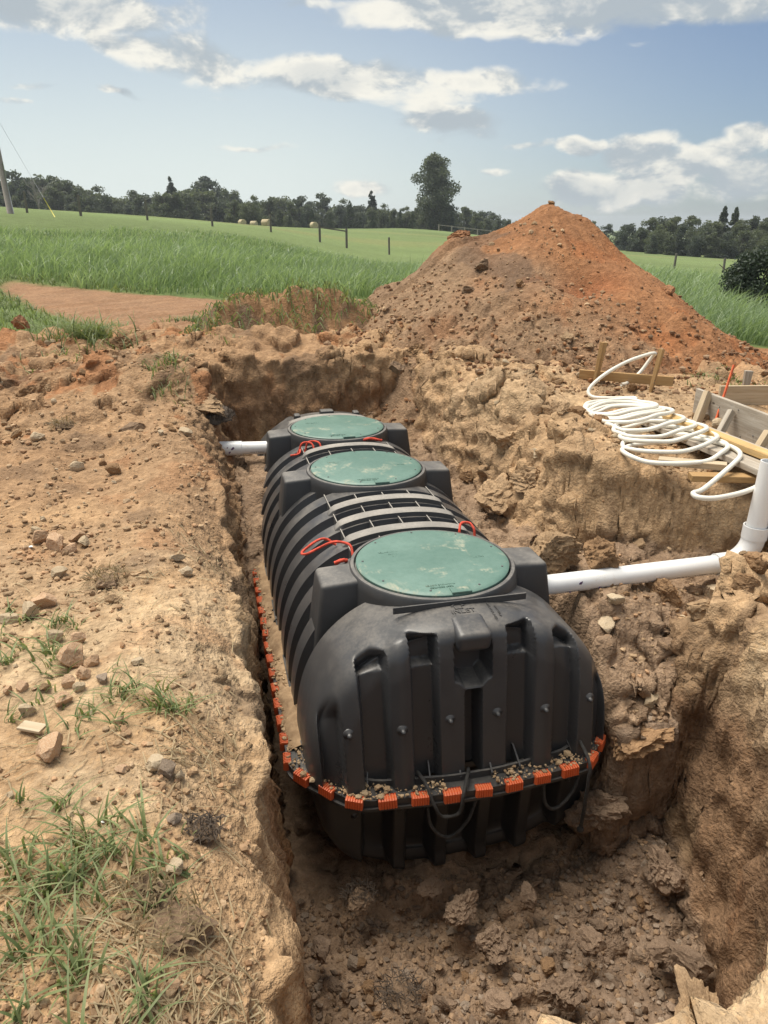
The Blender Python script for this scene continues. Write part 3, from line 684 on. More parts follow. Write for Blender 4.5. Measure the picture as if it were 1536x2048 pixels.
# ---- inlet boss, arrow and wording moulded on the crown of the end wall
bs = box_me('inlet_boss', .165, .17, .10, M['black'], .035, (0, 0, 0), 4, smooth=True); auto_smooth(bs, 50)
o = link('inlet_boss', bs, None); o.matrix_basis = Matrix.Translation((X0, 2.775, -.090)) @ Matrix.Rotation(R(10), 4, 'X'); setpar(o, up)
tx = text_me('raised_lettering', 'INLET', .045, .0025, M['black']); o = link('raised_lettering', tx, None)
o.matrix_basis = Matrix.Translation((X0, 2.868, cap_z(0, 2.868)+.001)) @ Matrix.Rotation(R(4), 4, 'X'); setpar(o, up)
bm = bmesh.new(); pts = [(-.018, -.02), (.018, -.02), (.018, .004), (.032, .004), (0, .032), (-.032, .004), (-.018, .004)]
arrow_path = [Vector((a, b, 0)) for a, b in pts]; bm.free()
V, F = tube_np(arrow_path, .003, 5, True); o = link('raised_arrow', mesh_np('raised_arrow', V, F, True, M['black']), None)
o.matrix_basis = Matrix.Translation((X0-.012, 2.912, cap_z(0, 2.912)+.002)) @ Matrix.Rotation(R(2), 4, 'X'); setpar(o, up)
for k, (wd, dx, yy) in enumerate((('USE 6" HOLE SAW', .135, 2.85), ('4" LID SAW', .165, 2.85))):
    tx = text_me('raised_lettering', wd, .017, .0012, M['black']); o = link('raised_lettering', tx, None)
    o.matrix_basis = Matrix.Translation((X0+dx, yy, cap_z(dx, yy)+.0015)) @ Matrix.Rotation(R(5), 4, 'X') @ Matrix.Rotation(R(90), 4, 'Z'); setpar(o, up)
# ---- crosswise dusty pads on the rib crowns, lengthwise fins between them
def near_lid(y, m=.43): return min(abs(y-l) for l in LIDS) < m
ribs = []; y = YF+.135-.5*PER+PER*.5
k = 0
yr = YF+.135
while yr < YB:
    ribs.append(yr); yr += PER
for yr in ribs:
    if near_lid(yr, .40): continue
    w = .78; n = 30; V = []
    for i in range(n+1):
        dx = -w/2+w*i/n; e = sst(np.array([abs(dx)]), w/2-.035, w/2)[0]; zz = crown(dx)
        top = zz+.030*(1-e)+.002; hw = .050-.018*e
        V += [(X0+dx, yr-hw, zz-.02), (X0+dx, yr-hw+.006, top-.004), (X0+dx, yr-hw+.016, top), (X0+dx, yr+hw-.016, top), (X0+dx, yr+hw-.006, top-.004), (X0+dx, yr+hw, zz-.02)]
    me = mesh_np('rib_pad', np.array(V), grid_faces(n+1, 6)[:, ::-1], True, M['slat']); auto_smooth(me, 45); link('rib_pad', me, up)
for dx in (-.36, -.18, 0., .18, .36):
    yb = YF+.16; segs = []; cur = None
    for yy in np.arange(YF+.05, YB, .03):
        blocked = any((yy-l)**2+dx**2 < .47**2 for l in LIDS)
        if not blocked: cur = (cur[0], yy) if cur else (yy, yy)
        elif cur: segs.append(cur); cur = None
    if cur: segs.append(cur)
    for a, b in segs:
        if b-a < .08: continue
        me = box_me('lengthwise_fin', .007, b-a, .085, M['slat'], 0); o = link('lengthwise_fin', me, None, loc=(X0+dx, (a+b)/2, crown(dx)-.034)); setpar(o, up)
# ---- lids, collars, lugs
col_prof = [(LIDR+.006, -.05), (LIDR+.006, -.010), (LIDR+.012, -.002), (LIDR+.028, -.004), (LIDR+.034, -.012), (LIDR+.042, -.06), (LIDR+.052, -.20), (LIDR+.06, -.30)]
COLLAR = lathe_me('lid_collar', col_prof, M['pad'], 80); auto_smooth(COLLAR, 40)
lid_prof = [(0, .012), (.10, .0115), (.25, .009), (LIDR-.03, .006), (LIDR-.008, .004), (LIDR, -.002), (LIDR, -.03)]
LID = lathe_me('lid', lid_prof, M['lidg'], 96); auto_smooth(LID, 40)
SCREW = lathe_me('screw', [(0, .004), (.005, .0035), (.006, 0), (.006, -.004)], M['steel'], 10)
def lug_me():
    bm = bmesh.new(); bmesh.ops.create_cube(bm, size=1)
    for v in bm.verts:
        top = v.co.z > 0; outer = v.co.x > 0
        x = (.355 if not outer else (.605 if top else .66)); yv = math.copysign(.115 if top else .15, v.co.y); z = -.010 if top else -.46
        if top and outer: z = -.024
        v.co = (x, yv, z)
    bmesh.ops.bevel(bm, geom=bm.edges[:], offset=.024, segments=3, affect='EDGES', profile=.5)
    me = bm_mesh(bm, 'lifting_lug', M['pad'], True); auto_smooth(me, 50); return me
LUG = lug_me()
LIDLAB = ['largest-looking green lid nearest the end wall', 'middle green lid', 'farthest green lid beside the back of the pit']
for i, y in enumerate(LIDS):
    o = link('lid_collar', COLLAR, None, loc=(X0, y, 0)); setpar(o, tank)
    for sx in (-1, 1):
        g = link('lifting_lug', LUG, None); g.matrix_basis = Matrix.Translation((X0, y+.0, 0)) @ Matrix.Rotation(0 if sx > 0 else math.pi, 4, 'Z'); setpar(g, tank)
    ld = link('lid', LID, None, loc=(X0, y, .004)); ld.rotation_euler = (0, 0, R((0, 38, 200)[i])); setpar(ld, tank); ld['label'] = LIDLAB[i]
    for k in range(9):
        a = 2*math.pi*(k+.3)/9; sc = link('screw', SCREW, None, loc=(X0+.365*math.cos(a), y+.365*math.sin(a), .0105)); setpar(sc, ld)
    tab = box_me('lid_tab', .10, .055, .012, M['lidg'], .004); o = link('lid_tab', tab, None, loc=(X0+.03, y-.372, .0105)); setpar(o, ld)
    for (wd, size, dx, dy, rot) in (('INFILTRATOR', .034, .17, -.03, 180), ('DANGER DO NOT ENTER', .019, -.15, .13, 180), ('POISON GASES', .019, -.15, .10, 180), ('EXCAVATE', .019, -.15, .07, 180),
                                    ('MANHOLE COVER', .018, -.05, -.30, 180), ('KEEP SECURED', .018, -.05, -.325, 180)):
        t_ = text_me('raised_lettering', wd, size, .0018, M['lidg']); o = link('raised_lettering', t_, None)
        a = R((0, 38, 200)[i]*0); o.matrix_basis = Matrix.Translation((X0+dx, y+dy, .0125 if abs(dy) < .2 else .0115)) @ Matrix.Rotation(R(rot+(0, 38, 200)[i]*0), 4, 'Z'); setpar(o, ld)
# cross bar behind the end wall crown and far end knobs
o = link('crown_bar', box_me('crown_bar', .66, .009, .034, M['black'], .002), None, loc=(X0+.01, 2.935, crown(.0)+.004)); setpar(o, up)
for dx in (-.28, 0, .28):
    o = link('crown_knob', box_me('crown_knob', .13 if dx == 0 else .06, .10, .09, M['pad'], .02, seg=3, smooth=True), None, loc=(X0+dx, YB+.02, crown(dx)-.0)); setpar(o, up)
o = link('warning_sticker', box_me('warning_sticker', .004, .10, .06, M['sticker'], 0), None); o.matrix_basis = Matrix.Translation((X0-AB[0]*.985, YB-.06, -.45)) @ Matrix.Rotation(R(-6), 4, 'Y'); setpar(o, tank)
# ---- red lifting ropes near the lids
def rope(pts, r, mat, lab):
    P = catmull(pts, 14); o = tube('rope', P, r, mat, tank, 9, twist=.55, ridge=.13); o['label'] = lab; return o
cz = crown(.3)
rope([(X0-.42, 3.90, cz-.03), (X0-.50, 3.91, cz+.01), (X0-.62, 3.86, cz-.035), (X0-.60, 3.80, cz-.025), (X0-.46, 3.79, cz+.035), (X0-.37, 3.74, cz+.03), (X0-.36, 3.68, cz-.03)], .0075, M['rope_red'], 'red rope loop left of the nearest lid')
rope([(X0-.47, 3.66, cz-.035), (X0-.43, 3.655, cz-.02), (X0-.40, 3.67, cz-.03)], .011, M['rope_red'], 'short knotted end of red rope left of the nearest lid')
rope([(X0+.29, 3.74, cz-.03), (X0+.285, 3.76, cz+.05), (X0+.31, 3.80, cz+.075), (X0+.36, 3.80, cz+.07), (X0+.375, 3.76, cz+.04), (X0+.375, 3.74, cz-.04)], .0075, M['rope_red'], 'upright red rope loop behind the nearest lid')
rope([(X0-.40, 5.80, cz-.03), (X0-.36, 5.80, cz+.05), (X0-.29, 5.76, cz+.05), (X0-.27, 5.70, cz-.03)], .0075, M['rope_red'], 'red rope loop in front of the farthest lid')
rope([(X0-.47, 5.74, cz-.03), (X0-.40, 5.74, cz-.02), (X0-.38, 5.80, cz+.0)], .0075, M['rope_red'], 'loose red rope end in front of the farthest lid')
rope([(X0-.34, 5.82, cz-.03), (X0-.31, 5.82, cz+.05), (X0-.23, 5.78, cz+.05), (X0-.21, 5.71, cz-.03)], .0075, M['rope_red'], 'second red rope loop in front of the farthest lid')
rope([(X0+.14, 5.81, crown(.2)+.02), (X0+.20, 5.79, crown(.2)+.035), (X0+.30, 5.80, crown(.3)+.03)], .011, M['rope_red'], 'flat red rope right of the farthest lid front')
# ---- black ropes hanging over the front seam
yf = 2.535
rope([(X0-.27, yf+.12, Z0+.06), (X0-.25, yf+.03, Z0+.05), (X0-.23, yf-.02, Z0-.02), (X0-.19, yf-.025, Z0-.09), (X0-.11, yf-.025, Z0-.085), (X0-.09, yf-.02, Z0+.02), (X0-.04, yf+.07, Z0+.05), (X0-.02, yf+.12, Z0+.03)], .0085, M['rope_black'], 'black rope loop hung over the front seam')
rope([(X0-.25, yf+.02, Z0-.06), (X0-.23, yf+.0, Z0-.17), (X0-.15, yf-.01, Z0-.235), (X0-.06, yf+.0, Z0-.17), (X0-.01, yf+.02, Z0-.06)], .008, M['rope_black'], 'black rope loop under the front seam')
rope([(X0+.33, yf+.03, Z0-.06), (X0+.34, yf+.01, Z0-.16), (X0+.40, yf+.01, Z0-.20), (X0+.48, yf+.02, Z0-.13), (X0+.53, yf+.05, Z0-.04)], .008, M['rope_black'], 'black rope loop under the right of the front seam')
rope([(X0+.545, yf+.12, Z0+.10), (X0+.545, yf+.0, Z0+.04), (X0+.54, yf-.012, Z0-.06), (X0+.545, yf+.0, Z0-.22), (X0+.55, yf+.02, Z0-.36)], .0085, M['rope_black'], 'black rope hanging straight down over the front seam')
o = link('rope_knot', bpy.data.meshes.new('k'), None); bm = bmesh.new(); bmesh.ops.create_icosphere(bm, subdivisions=2, radius=.017)
for v in bm.verts: v.co *= 1+.25*float(vn(np.array([v.co.x*90]), np.array([v.co.y*90]), np.array([v.co.z*90]))[0])
o.data = bm_mesh(bm, 'rope_knot', M['rope_black'], True); o.location = (X0+.55, yf+.02, Z0-.375); setpar(o, tank)

# ================================================================== EARTH PILE, BERM, CLODS
def mound_h(x, y):
    cx, cy = 4.28, 9.15; dx, dy = x-cx, y-cy; th = np.arctan2(dy, dx); r = np.hypot(dx, dy)
    Rr = 2.75+.55*np.exp(-((th+math.pi/2)/.75)**2)-.12*np.exp(-((np.abs(th)-math.pi)/.5)**2)+.14*vn(th*1.7, th*0, None, 33)-.48*np.exp(-((th+.25)/.6)**2)
    rho = r/Rr; H = 1.52
    # two humps along the crest, flattened tip
    p = np.sqrt(rho**2+.0022)
    z = H*(1.03-p)
    z = z+.10*np.exp(-((x-4.75)/.28)**2-((y-8.85)/.3)**2)-.04*np.exp(-((x-4.45)/.12)**2-((y-9.0)/.3)**2)
    z = z+.20*np.exp(-((x-3.1)/.32)**2-((y-9.5)/.5)**2)                       # lump on the left flank
    z = z-.20*np.exp(-((x-3.95)/.42)**2-((y-7.55)/.30)**2)*(1)               # scooped hollow low on the front
    z = z+.10*np.exp(-((x-3.45)/.25)**2-((y-7.3)/.5)**2)
    fade = sst(rho, .0, .12)
    z = z+.09*fbm(x*1.1, y*1.1, None, 3, 34)+.03*fbm(th*9, r*1.2, None, 3, 35)*fade
    c1, r1 = cells(x*5, y*5, 36); c2, r2 = cells(x*13, y*13, 37); c3, r3 = cells(x*28, y*28, 38)
    low = sst(rho, .62, 1.0); left = sst(-(dx)-.25*(dy), .5, 1.6); rough = np.clip(low+.8*left*sst(fbm(x*1.1, y*1.1, None, 2, 39), -.1, .3), 0, 1)
    z = z+.07*c1*(r1 > .25)*rough+.03*c2*(r2 > .2-.5*rough)*(.3+.7*rough)+.010*c3*(r3 > -.1)
    z = z-.35*sst(rho, .93, 1.15)
    return z, rho, rough
def build_mound():
    n = 300; gx_ = np.linspace(.9, 7.6, n); gy_ = np.linspace(5.3, 12.4, n); X, Y = np.meshgrid(gx_, gy_, indexing='ij'); x, y = X.ravel(), Y.ravel()
    z, rho, rough = mound_h(x, y); zb = base_h(x, y)+z-.02
    me = mesh_np('dirt_pile', np.stack([x, y, zb], 1), grid_faces(n, n), True, M['mound'])
    n1 = fbm(x*.8, y*.8, None, 4, 44); n2 = fbm(x*2.6, y*2.6, None, 4, 45)
    C = np.repeat(np.array([[.325, .165, .083]]), len(x), 0)
    C = C+(np.array([[.285, .192, .122]])-C)*sst(n1*.6-.28*(x-3.9), -.05, .45)[:, None]           # browner left flank
    C = C+(np.array([[.355, .150, .065]])-C)*sst(n2+.22*(x-4.6), .05, .5)[:, None]*.8
    C = C+(np.array([[.17, .115, .08]])-C)*(sst(fbm(x*1.5+y, y*1.1, None, 3, 46)-.9*np.abs(x-3.35)+.12, .0, .18)*(y < 9.4)*(y > 7.6))[:, None]*.7   # dark topsoil slip
    C = C+(np.array([[.30, .105, .045]])-C)*np.exp(-((x-4.05)/.4)**2-((y-7.5)/.22)**2)[:, None]*.6
    set_col(me, np.clip(C, .01, 1)); return link('dirt_pile', me, label='tall cone of reddish excavated earth behind the tank', cat='dirt pile')
build_mound()
def mound_z(x, y):
    z, _, _ = mound_h(np.array([x]), np.array([y])); return float(base_h(np.array([x]), np.array([y]))[0]+z[0]-.02)
def surf(x, y): return max(zat(x, y), mound_z(x, y)) if (x > 1 and y > 5.5) else zat(x, y)

def rock_me(name, mat, seed, sub=3, angular=.5, flat=.7, rough=.1, smooth=False):
    bm = bmesh.new(); bmesh.ops.create_icosphere(bm, subdivisions=sub, radius=1.)
    rn = random.Random(seed); planes = []
    for _ in range(13):
        d = Vector((rn.gauss(0, 1), rn.gauss(0, 1), rn.gauss(0, 1))).normalized(); planes.append((d, rn.uniform(.42, .84)))
    P = np.array([v.co[:] for v in bm.verts])
    for d, o in planes:
        q = P@np.array(d[:]); over = np.maximum(q-o, 0); P = P-np.outer(over*(angular if angular < .9 else 1.), np.array(d[:]))
    nn = P/np.linalg.norm(P, axis=1)[:, None]
    if smooth:      # crusted, fissured lump of earth
        x, y, z = P[:, 0]+seed, P[:, 1]+seed*.3, P[:, 2]
        wx = x+.35*vn(x*2.1, y*2.1, z*2.1, 7); wy = y+.35*vn(x*2.1+9, y*2.1, z*2.1, 8)
        d = rough*.8*fbm(wx*1.5, wy*1.5, z*1.5, 3, seed)+rough*.55*billow(wx*3.2, wy*3.2, z*3.2, 3, seed+3)+rough*.16*fbm(x*13, y*13, z*13, 2, seed+5)
    else: d = rough*fbm(P[:, 0]*2+seed, P[:, 1]*2, P[:, 2]*2, 4, seed)+rough*.5*billow(P[:, 0]*5+seed, P[:, 1]*5, P[:, 2]*5, 2, seed+3)+(rough*.25*fbm(P[:, 0]*14, P[:, 1]*14, P[:, 2]*14, 2, seed+9) if sub > 3 else 0)
    P = P+nn*d[:, None]
    P[:, 2] *= flat
    for v, p in zip(bm.verts, P): v.co = p
    me = bm_mesh(bm, name, mat, True)
    if not smooth: auto_smooth(me, 22)
    return me
ANG = {m: [rock_me('stone', M[m], 100+i*7+len(m), 4, .95, .80, .11) for i in range(6)] for m in ('stone_orange', 'stone_tan', 'stone_grey')}
CLD = {m: [rock_me('clod', M[m], 300+i*11+len(m), 4, 1., .75, .24, False) for i in range(5)] for m in ('clod_tan', 'clod_brown', 'clod_dark', 'clod_damp', 'clod_red')}
BIG = {m: [rock_me('clod', M[m], 500+i*13+len(m), 5, 1., .70, .30, False) for i in range(3)] for m in ('clod_tan', 'clod_brown', 'clod_damp')}
def place(me, name, x, y, size, label, cat, group=None, z=None, sink=.3, rot=None, sc=(1, 1, 1)):
    o = bpy.data.objects.new(name, me); COL.objects.link(o)
    zz = (surf(x, y) if z is None else z); s_ = size/2
    o.scale = (s_*sc[0], s_*sc[1], s_*sc[2]); o.location = (x, y, zz+s_*.7*sc[2]*(1-2*sink)*1.0)
    o.rotation_euler = rot or (random.uniform(-.4, .4), random.uniform(-.4, .4), random.uniform(0, 6.28))
    return tag(o, label, cat, group)
def unp(px, py, z):
    p, yw = R(21.2), R(13.4); f = Vector((math.sin(yw)*math.cos(p), math.cos(yw)*math.cos(p), -math.sin(p))); r = Vector((math.cos(yw), -math.sin(yw), 0)); u = r.cross(f)
    d = f+r*(px-768)/1480+u*(1024-py)/1480; t = (z-CZ)/d.z; return d.x*t, d.y*t
def land(px, py, z=.05, it=4):                 # where that sight line meets the ground
    for _ in range(it):
        x, y = unp(px, py, z); z = .5*z+.5*surf(x, y)
    return x, y
# stones a visitor would pick out, left of the trench: (x, y of the sight line, width in m, material, label)
STONES = [(150, 1330, .150, 'stone_orange', 'largest pale orange rock amid the stones beside the green grass'), (100, 1512, .140, 'stone_orange', 'flat orange stone lying alone on bare soil near the wood scrap'),
    (92, 1212, .120, 'stone_orange', 'blocky orange stone topmost of the rocks above the grass patch'), (60, 1238, .130, 'stone_tan', 'long pale stone lying against the blocky orange one'), (18, 1245, .09, 'stone_tan', 'pale stone at the left edge above the grass patch'),
    (158, 1285, .085, 'stone_orange', 'orange stone leaning on the back of the largest rock'), (112, 1278, .09, 'stone_tan', 'flat pale stone left behind the largest rock'), (183, 1330, .080, 'stone_orange', 'squarish orange stone touching the right of the largest rock'),
    (168, 1352, .085, 'stone_orange', 'long orange stone just in front of the largest rock'), (140, 1372, .07, 'stone_orange', 'small orange stone below the long orange one'), (125, 1405, .095, 'stone_orange', 'tapering orange stone at the lower end of the rock group'),
    (160, 1378, .055, 'stone_tan', 'small pale stone below the long orange one'), (15, 1388, .065, 'stone_orange', 'left of two upright orange stones in the grass'), (44, 1380, .065, 'stone_orange', 'right of two upright orange stones in the grass'),
    (55, 1430, .075, 'stone_tan', 'rounded pale stone above the wood scrap'), (275, 1326, .050, 'stone_tan', 'single squarish pale stone on bare soil right of the rock group'), (205, 1362, .07, 'stone_grey', 'dull flat stone right of the rock group'),
    (85, 1085, .130, 'stone_orange', 'long pale slab with a white scrap under its end'), (115, 1095, .150, 'stone_orange', 'long reddish slab beside the pale slab'), (155, 1080, .120, 'stone_orange', 'upright orange stone behind the reddish slab'),
    (142, 1102, .10, 'stone_orange', 'pointed orange stone in front of the reddish slab'), (75, 1070, .09, 'stone_tan', 'pale stone behind the pale slab'), (170, 1090, .11, 'stone_tan', 'flat tan stone right of the reddish slab'), (120, 1150, .09, 'stone_tan', 'tan stone alone below the slabs'),
    (355, 1120, .08, 'stone_tan', 'upper of two pale stones near the pit edge'), (370, 1147, .085, 'stone_tan', 'lower of two pale stones near the pit edge'), (230, 945, .13, 'clod_brown', 'square brown block of earth on the left bank'), (155, 940, .13, 'stone_tan', 'tan rock standing left of the square brown block'),
    (310, 1530, .085, 'stone_tan', 'pale stone in the heap of small clods'), (335, 1545, .08, 'stone_grey', 'grey stone beside the pale one in the heap of small clods'), (360, 1555, .06, 'stone_tan', 'small pale stone right of the grey one in the clod heap'), (228, 1205, .085, 'clod_tan', 'tan clod right of the dark root clump'),
    (350, 1740, .07, 'stone_tan', 'tan stone at the grass edge near the pit'), (350, 1640, .06, 'stone_grey', 'small grey stone near the pit edge above the grass'), (340, 1975, .05, 'stone_orange', 'small orange stone at the bottom edge of the picture')]
for (px, py, w, m, lab) in STONES:
    x, y = land(px, py); me = (random.choice(ANG[m]) if m in ANG else random.choice(CLD[m]))
    place(me, 'stone' if m in ANG else 'clod', x, y, w, lab, 'stone' if m in ANG else 'clod', 'stones and clods left of the trench', sink=.22, sc=(1.0, random.uniform(.62, .9), random.uniform(.8, 1.1)))
# big clods
def clod(px, py, z, w, m, lab, sc=(1, .8, 1), sink=.3, rot=None, fix=None):
    x, y = unp(px, py, z) if fix is None else fix
    return place(random.choice(BIG[m] if (m in BIG and w > .19) else CLD[m]), 'clod', x, y, w, lab, 'clod', 'large clods about the pit', z=z-.03, sink=sink, sc=sc, rot=rot)
clod(1275, 1462, -.74, .46, 'clod_brown', 'crusted ledge of earth jutting over the pit right of the tank', (1, .62, .62), .5, (0, 0, .3))
clod(1060, 960, -.03, .34, 'clod_tan', 'rounded clod on the right bank beside the middle lid', (1, .8, .8))
clod(1105, 1100, -.16, .40, 'clod_tan', 'big tan clod just behind the white inlet pipe', (1, .8, .8)); clod(985, 990, -.17, .36, 'clod_tan', 'broad tan clod against the right side of the tank', (.9, 1, .8))
clod(1020, 880, .12, .40, 'clod_tan', 'tan clod high on the right bank'); clod(1200, 1110, -.1, .28, 'clod_brown', 'brown clod behind the middle of the inlet pipe'); clod(1330, 1190, -.28, .24, 'clod_brown', 'brown clod under the inlet pipe near its elbow')
clod(1395, 1215, -.20, .18, 'clod_tan', 'tan clod under the elbow of the inlet pipe'); clod(830, 706, .42, .26, 'clod_brown', 'left of two round clods at the foot of the dirt pile'); clod(872, 700, .42, .24, 'clod_brown', 'right of two round clods at the foot of the dirt pile')
clod(760, 640, .50, .30, 'clod_brown', 'brown clod where the berm meets the dirt pile'); clod(790, 735, .38, .22, 'clod_dark', 'dark clod on the back rim of the pit'); clod(1400, 2050, -.15, .22, 'clod_tan', 'sunlit tan clod at the bottom right corner', (1.1, .7, .6))
clod(1510, 2050, -.15, .20, 'clod_tan', 'second tan clod at the bottom right corner', (1, .8, .6)); clod(1190, 1620, -1.16, .34, 'clod_damp', 'smooth damp mound of earth right of the tank front', (1, .8, 1.)); clod(1330, 1740, -1.3, .24, 'clod_damp', 'damp clod against the foot of the right pit wall')
for (px, py, w, lab) in ((985, 1880, .20, 'large damp clod in the middle of the pit floor'), (925, 1815, .22, 'reddish damp clod on the pit floor before the tank'), (1060, 1790, .13, 'flat damp clod right of the reddish one'), (1180, 1880, .15, 'damp clod at the right of the pit floor'),
                         (1380, 1930, .19, 'dark wet clod in the right corner of the pit'), (1330, 1900, .16, 'dark wet clod left of the right pit corner'), (860, 1770, .13, 'damp clod below the tank front'), (640, 1890, .13, 'dark damp clod at the left of the pit floor'), (1120, 1980, .2, 'damp clod at the bottom of the pit floor'), (1000, 2000, .14, 'small damp clod at the bottom of the pit floor')):
    clod(px, py, -1.33, w, 'clod_damp', lab)
clod(240, 690, .42, .30, 'clod_brown', 'brown clod on the spoil bank at the left'); clod(150, 780, .25, .40, 'clod_tan', 'tan slab of earth on the left spoil bank', (1.1, .8, .6)); clod(270, 870, .12, .45, 'clod_dark', 'dark sod lump with roots on the left bank', (1, .7, .7)); clod(40, 650, .48, .28, 'clod_red', 'reddish clod on the far left spoil bank')
clod(430, 700, .42, .30, 'clod_red', 'reddish heap before the grassy berm', (1.5, .8, .7)); clod(60, 800, .22, .34, 'clod_brown', 'brown lump at the left edge of the spoil bank')
place(random.choice(CLD['clod_red']), 'clod', 3.2, 9.45, .34, 'reddish lump on the left shoulder of the dirt pile', 'clod', 'clods on the dirt pile', sink=.45, sc=(1.3, .9, .8))
for (x, y, w, m, lab) in ((4.30, 9.12, .10, 'clod_brown', 'small clod on the very tip of the dirt pile'), (3.15, 8.35, .2, 'clod_dark', 'dark sod lump high on the left flank of the dirt pile'), (2.85, 8.0, .17, 'clod_dark', 'dark sod lump lower on the left flank of the dirt pile'), (3.3, 7.6, .14, 'clod_brown', 'brown clod midway down the dirt pile'), (4.9, 7.35, .16, 'clod_red', 'red clod low on the right of the dirt pile')):
    place(random.choice(CLD[m]), 'clod', x, y, w, lab, 'clod', 'clods on the dirt pile', sink=.35)
# overhanging slab of sod left of the tank
def sod_slab():
    root = empty('sod_slab', (-.12, 6.50, .10), 'tan sod slab overhanging the pit above the outlet pipe, dark roots beneath', 'sod slab')
    me = rock_me('earth', M['clod_tan'], 911, 5, 1., 1., .26, False); o = link('earth', me, None); o.location = (-.10, 6.50, .20); o.scale = (.31, .27, .10); o.rotation_euler = (R(6), R(7), .2); setpar(o, root)
    me = rock_me('root_mat', M['root'], 915, 4, .5, 1., .4, True); o = link('root_mat', me, None); o.location = (-.08, 6.48, .125); o.scale = (.29, .25, .07); o.rotation_euler = (R(6), R(7), .2); setpar(o, root)
    V = []; F = []
    for i in range(420):
        a = random.uniform(math.pi*.8, math.pi*2.3); x = -.09+.29*math.cos(a)*random.uniform(.8, 1.02); y = 6.48+.26*math.sin(a)*random.uniform(.8, 1.02); z = .13+random.uniform(-.03, .03); b = len(V); l = random.uniform(.03, .10)
        V += [(x-.002, y, z), (x+.002, y, z), (x+random.gauss(0, .02), y+random.gauss(0, .02)-.01, z-l)]; F.append((b, b+1, b+2))
    o = link('root_fringe', mesh_np('root_fringe', np.array(V), np.array(F), False, M['root']), root, kind='stuff')
sod_slab()

# ---- medium stones, each its own thing
def scatter_pts(n, fn, seed):
    rg = np.random.default_rng(seed); out = []
    while len(out) < n:
        x, y = fn(rg)
        out.append((x, y))
    return np.array(out)
def vis_ok(x, y):
    return not (.05 < x < 2.05 and 1.0 < y < 7.3) 
ZONES = [('small tan stone strewn on the bare soil left of the trench', 'small stones left of the trench', 78, lambda g: (g.uniform(-1.5, -.02), g.uniform(1.5, 5.2)), ('stone_tan', 'stone_orange', 'stone_tan', 'clod_tan'), (.02, .055)),
         ('small clod on the brown spoil left of the tank', 'clods on the left spoil', 62, lambda g: (g.uniform(-3., .0), g.uniform(5.2, 9.)), ('clod_brown', 'clod_tan', 'stone_tan'), (.05, .14)),
         ('loose damp clod on the pit floor in front of the tank', 'loose clods on the pit floor', 90, lambda g: (g.uniform(.3, 1.85), g.uniform(1.6, 2.55)), ('clod_damp', 'clod_brown', 'stone_grey', 'clod_damp'), (.03, .095)),
         ('small clod on the rough earth right of the tank', 'clods on the right bank', 130, lambda g: (g.uniform(1.95, 3.6), g.uniform(2.5, 7.)), ('clod_tan', 'clod_brown', 'clod_tan', 'stone_tan'), (.03, .17)),
         ('red clod rolled to the foot of the dirt pile', 'clods at the foot of the dirt pile', 64, lambda g: (lambda a, r: (4.4+r*math.cos(a), 8.9+r*1.08*math.sin(a)))(g.uniform(-3.3, .1), g.uniform(2.0, 3.3)), ('clod_red', 'clod_brown', 'clod_red', 'clod_brown'), (.04, .12))]
for (lab, grp, n, fn, mats, (s0, s1)) in ZONES:
    P = scatter_pts(n, fn, len(lab)); Zs = ground_h(P[:, 0], P[:, 1])[0]; Zm = mound_h(P[:, 0], P[:, 1])[0]+base_h(P[:, 0], P[:, 1])-.02
    for i, (x, y) in enumerate(P):
        m = random.choice(mats); me = random.choice(ANG[m] if m in ANG else CLD[m]); z = max(Zs[i], Zm[i]) if (x > 1 and y > 5.5) else Zs[i]
        place(me, 'stone' if m in ANG else 'clod', x, y, s0+(s1-s0)*random.random()**2.0, lab, 'stone' if m in ANG else 'clod', grp, z=z, sink=.25, sc=(1, random.uniform(.65, 1), random.uniform(.7, 1)))
# ---- crumbs too many to count
def crumbs(name, label, pts, zs, sizes, mat, cols, cat='gravel', lift=.25):
    rg = np.random.default_rng(len(label)); bm = bmesh.new(); bmesh.ops.create_icosphere(bm, subdivisions=1, radius=1.); T = np.array([v.co[:] for v in bm.verts]); Fc = np.array([[v.index for v in f.verts] for f in bm.faces]); bm.free()
    n = len(pts); m = len(T); P = np.repeat(T[None], n, 0)*(1+rg.uniform(-.32, .32, (n, m, 1)))
    ax = rg.uniform(.55, 1.15, (n, 1, 3)); P = P*ax; a = rg.uniform(0, 6.28, n); c, s_ = np.cos(a), np.sin(a)
    x = P[..., 0]*c[:, None]-P[..., 1]*s_[:, None]; y = P[..., 0]*s_[:, None]+P[..., 1]*c[:, None]; P = np.stack([x, y, P[..., 2]*.8], -1)*sizes[:, None, None]
    P = P+np.stack([pts[:, 0], pts[:, 1], zs+sizes*lift], 1)[:, None, :]
    F = (Fc[None]+(np.arange(n)*m)[:, None, None]).reshape(-1, 3); me = mesh_np(name, P.reshape(-1, 3), F, False, mat)
    ci = rg.integers(0, len(cols), n); C = np.array(cols)[ci]*rg.uniform(.75, 1.2, (n, 1)); set_col(me, np.repeat(C, m, 0))
    return link(name, me, label=label, cat=cat, kind='stuff')
def crumb_mat():
    m, t, b = new_mat('crumbs'); a = t.add('ShaderNodeAttribute'); a.attribute_name = 'Col'; tc = t.add('ShaderNodeTexCoord')
    t.link(t.mix(t.ramp(t.noise(tc.outputs['Object'], 120, 2), .3, .7), t.mix(1., a.outputs['Color'], (.75, .73, .7, 1), 'MULTIPLY'), a.outputs['Color']), b.inputs['Base Color']); b.inputs['Roughness'].default_value = .95; b.inputs['Specular IOR Level'].default_value = .15; return m
M['crumb'] = crumb_mat()
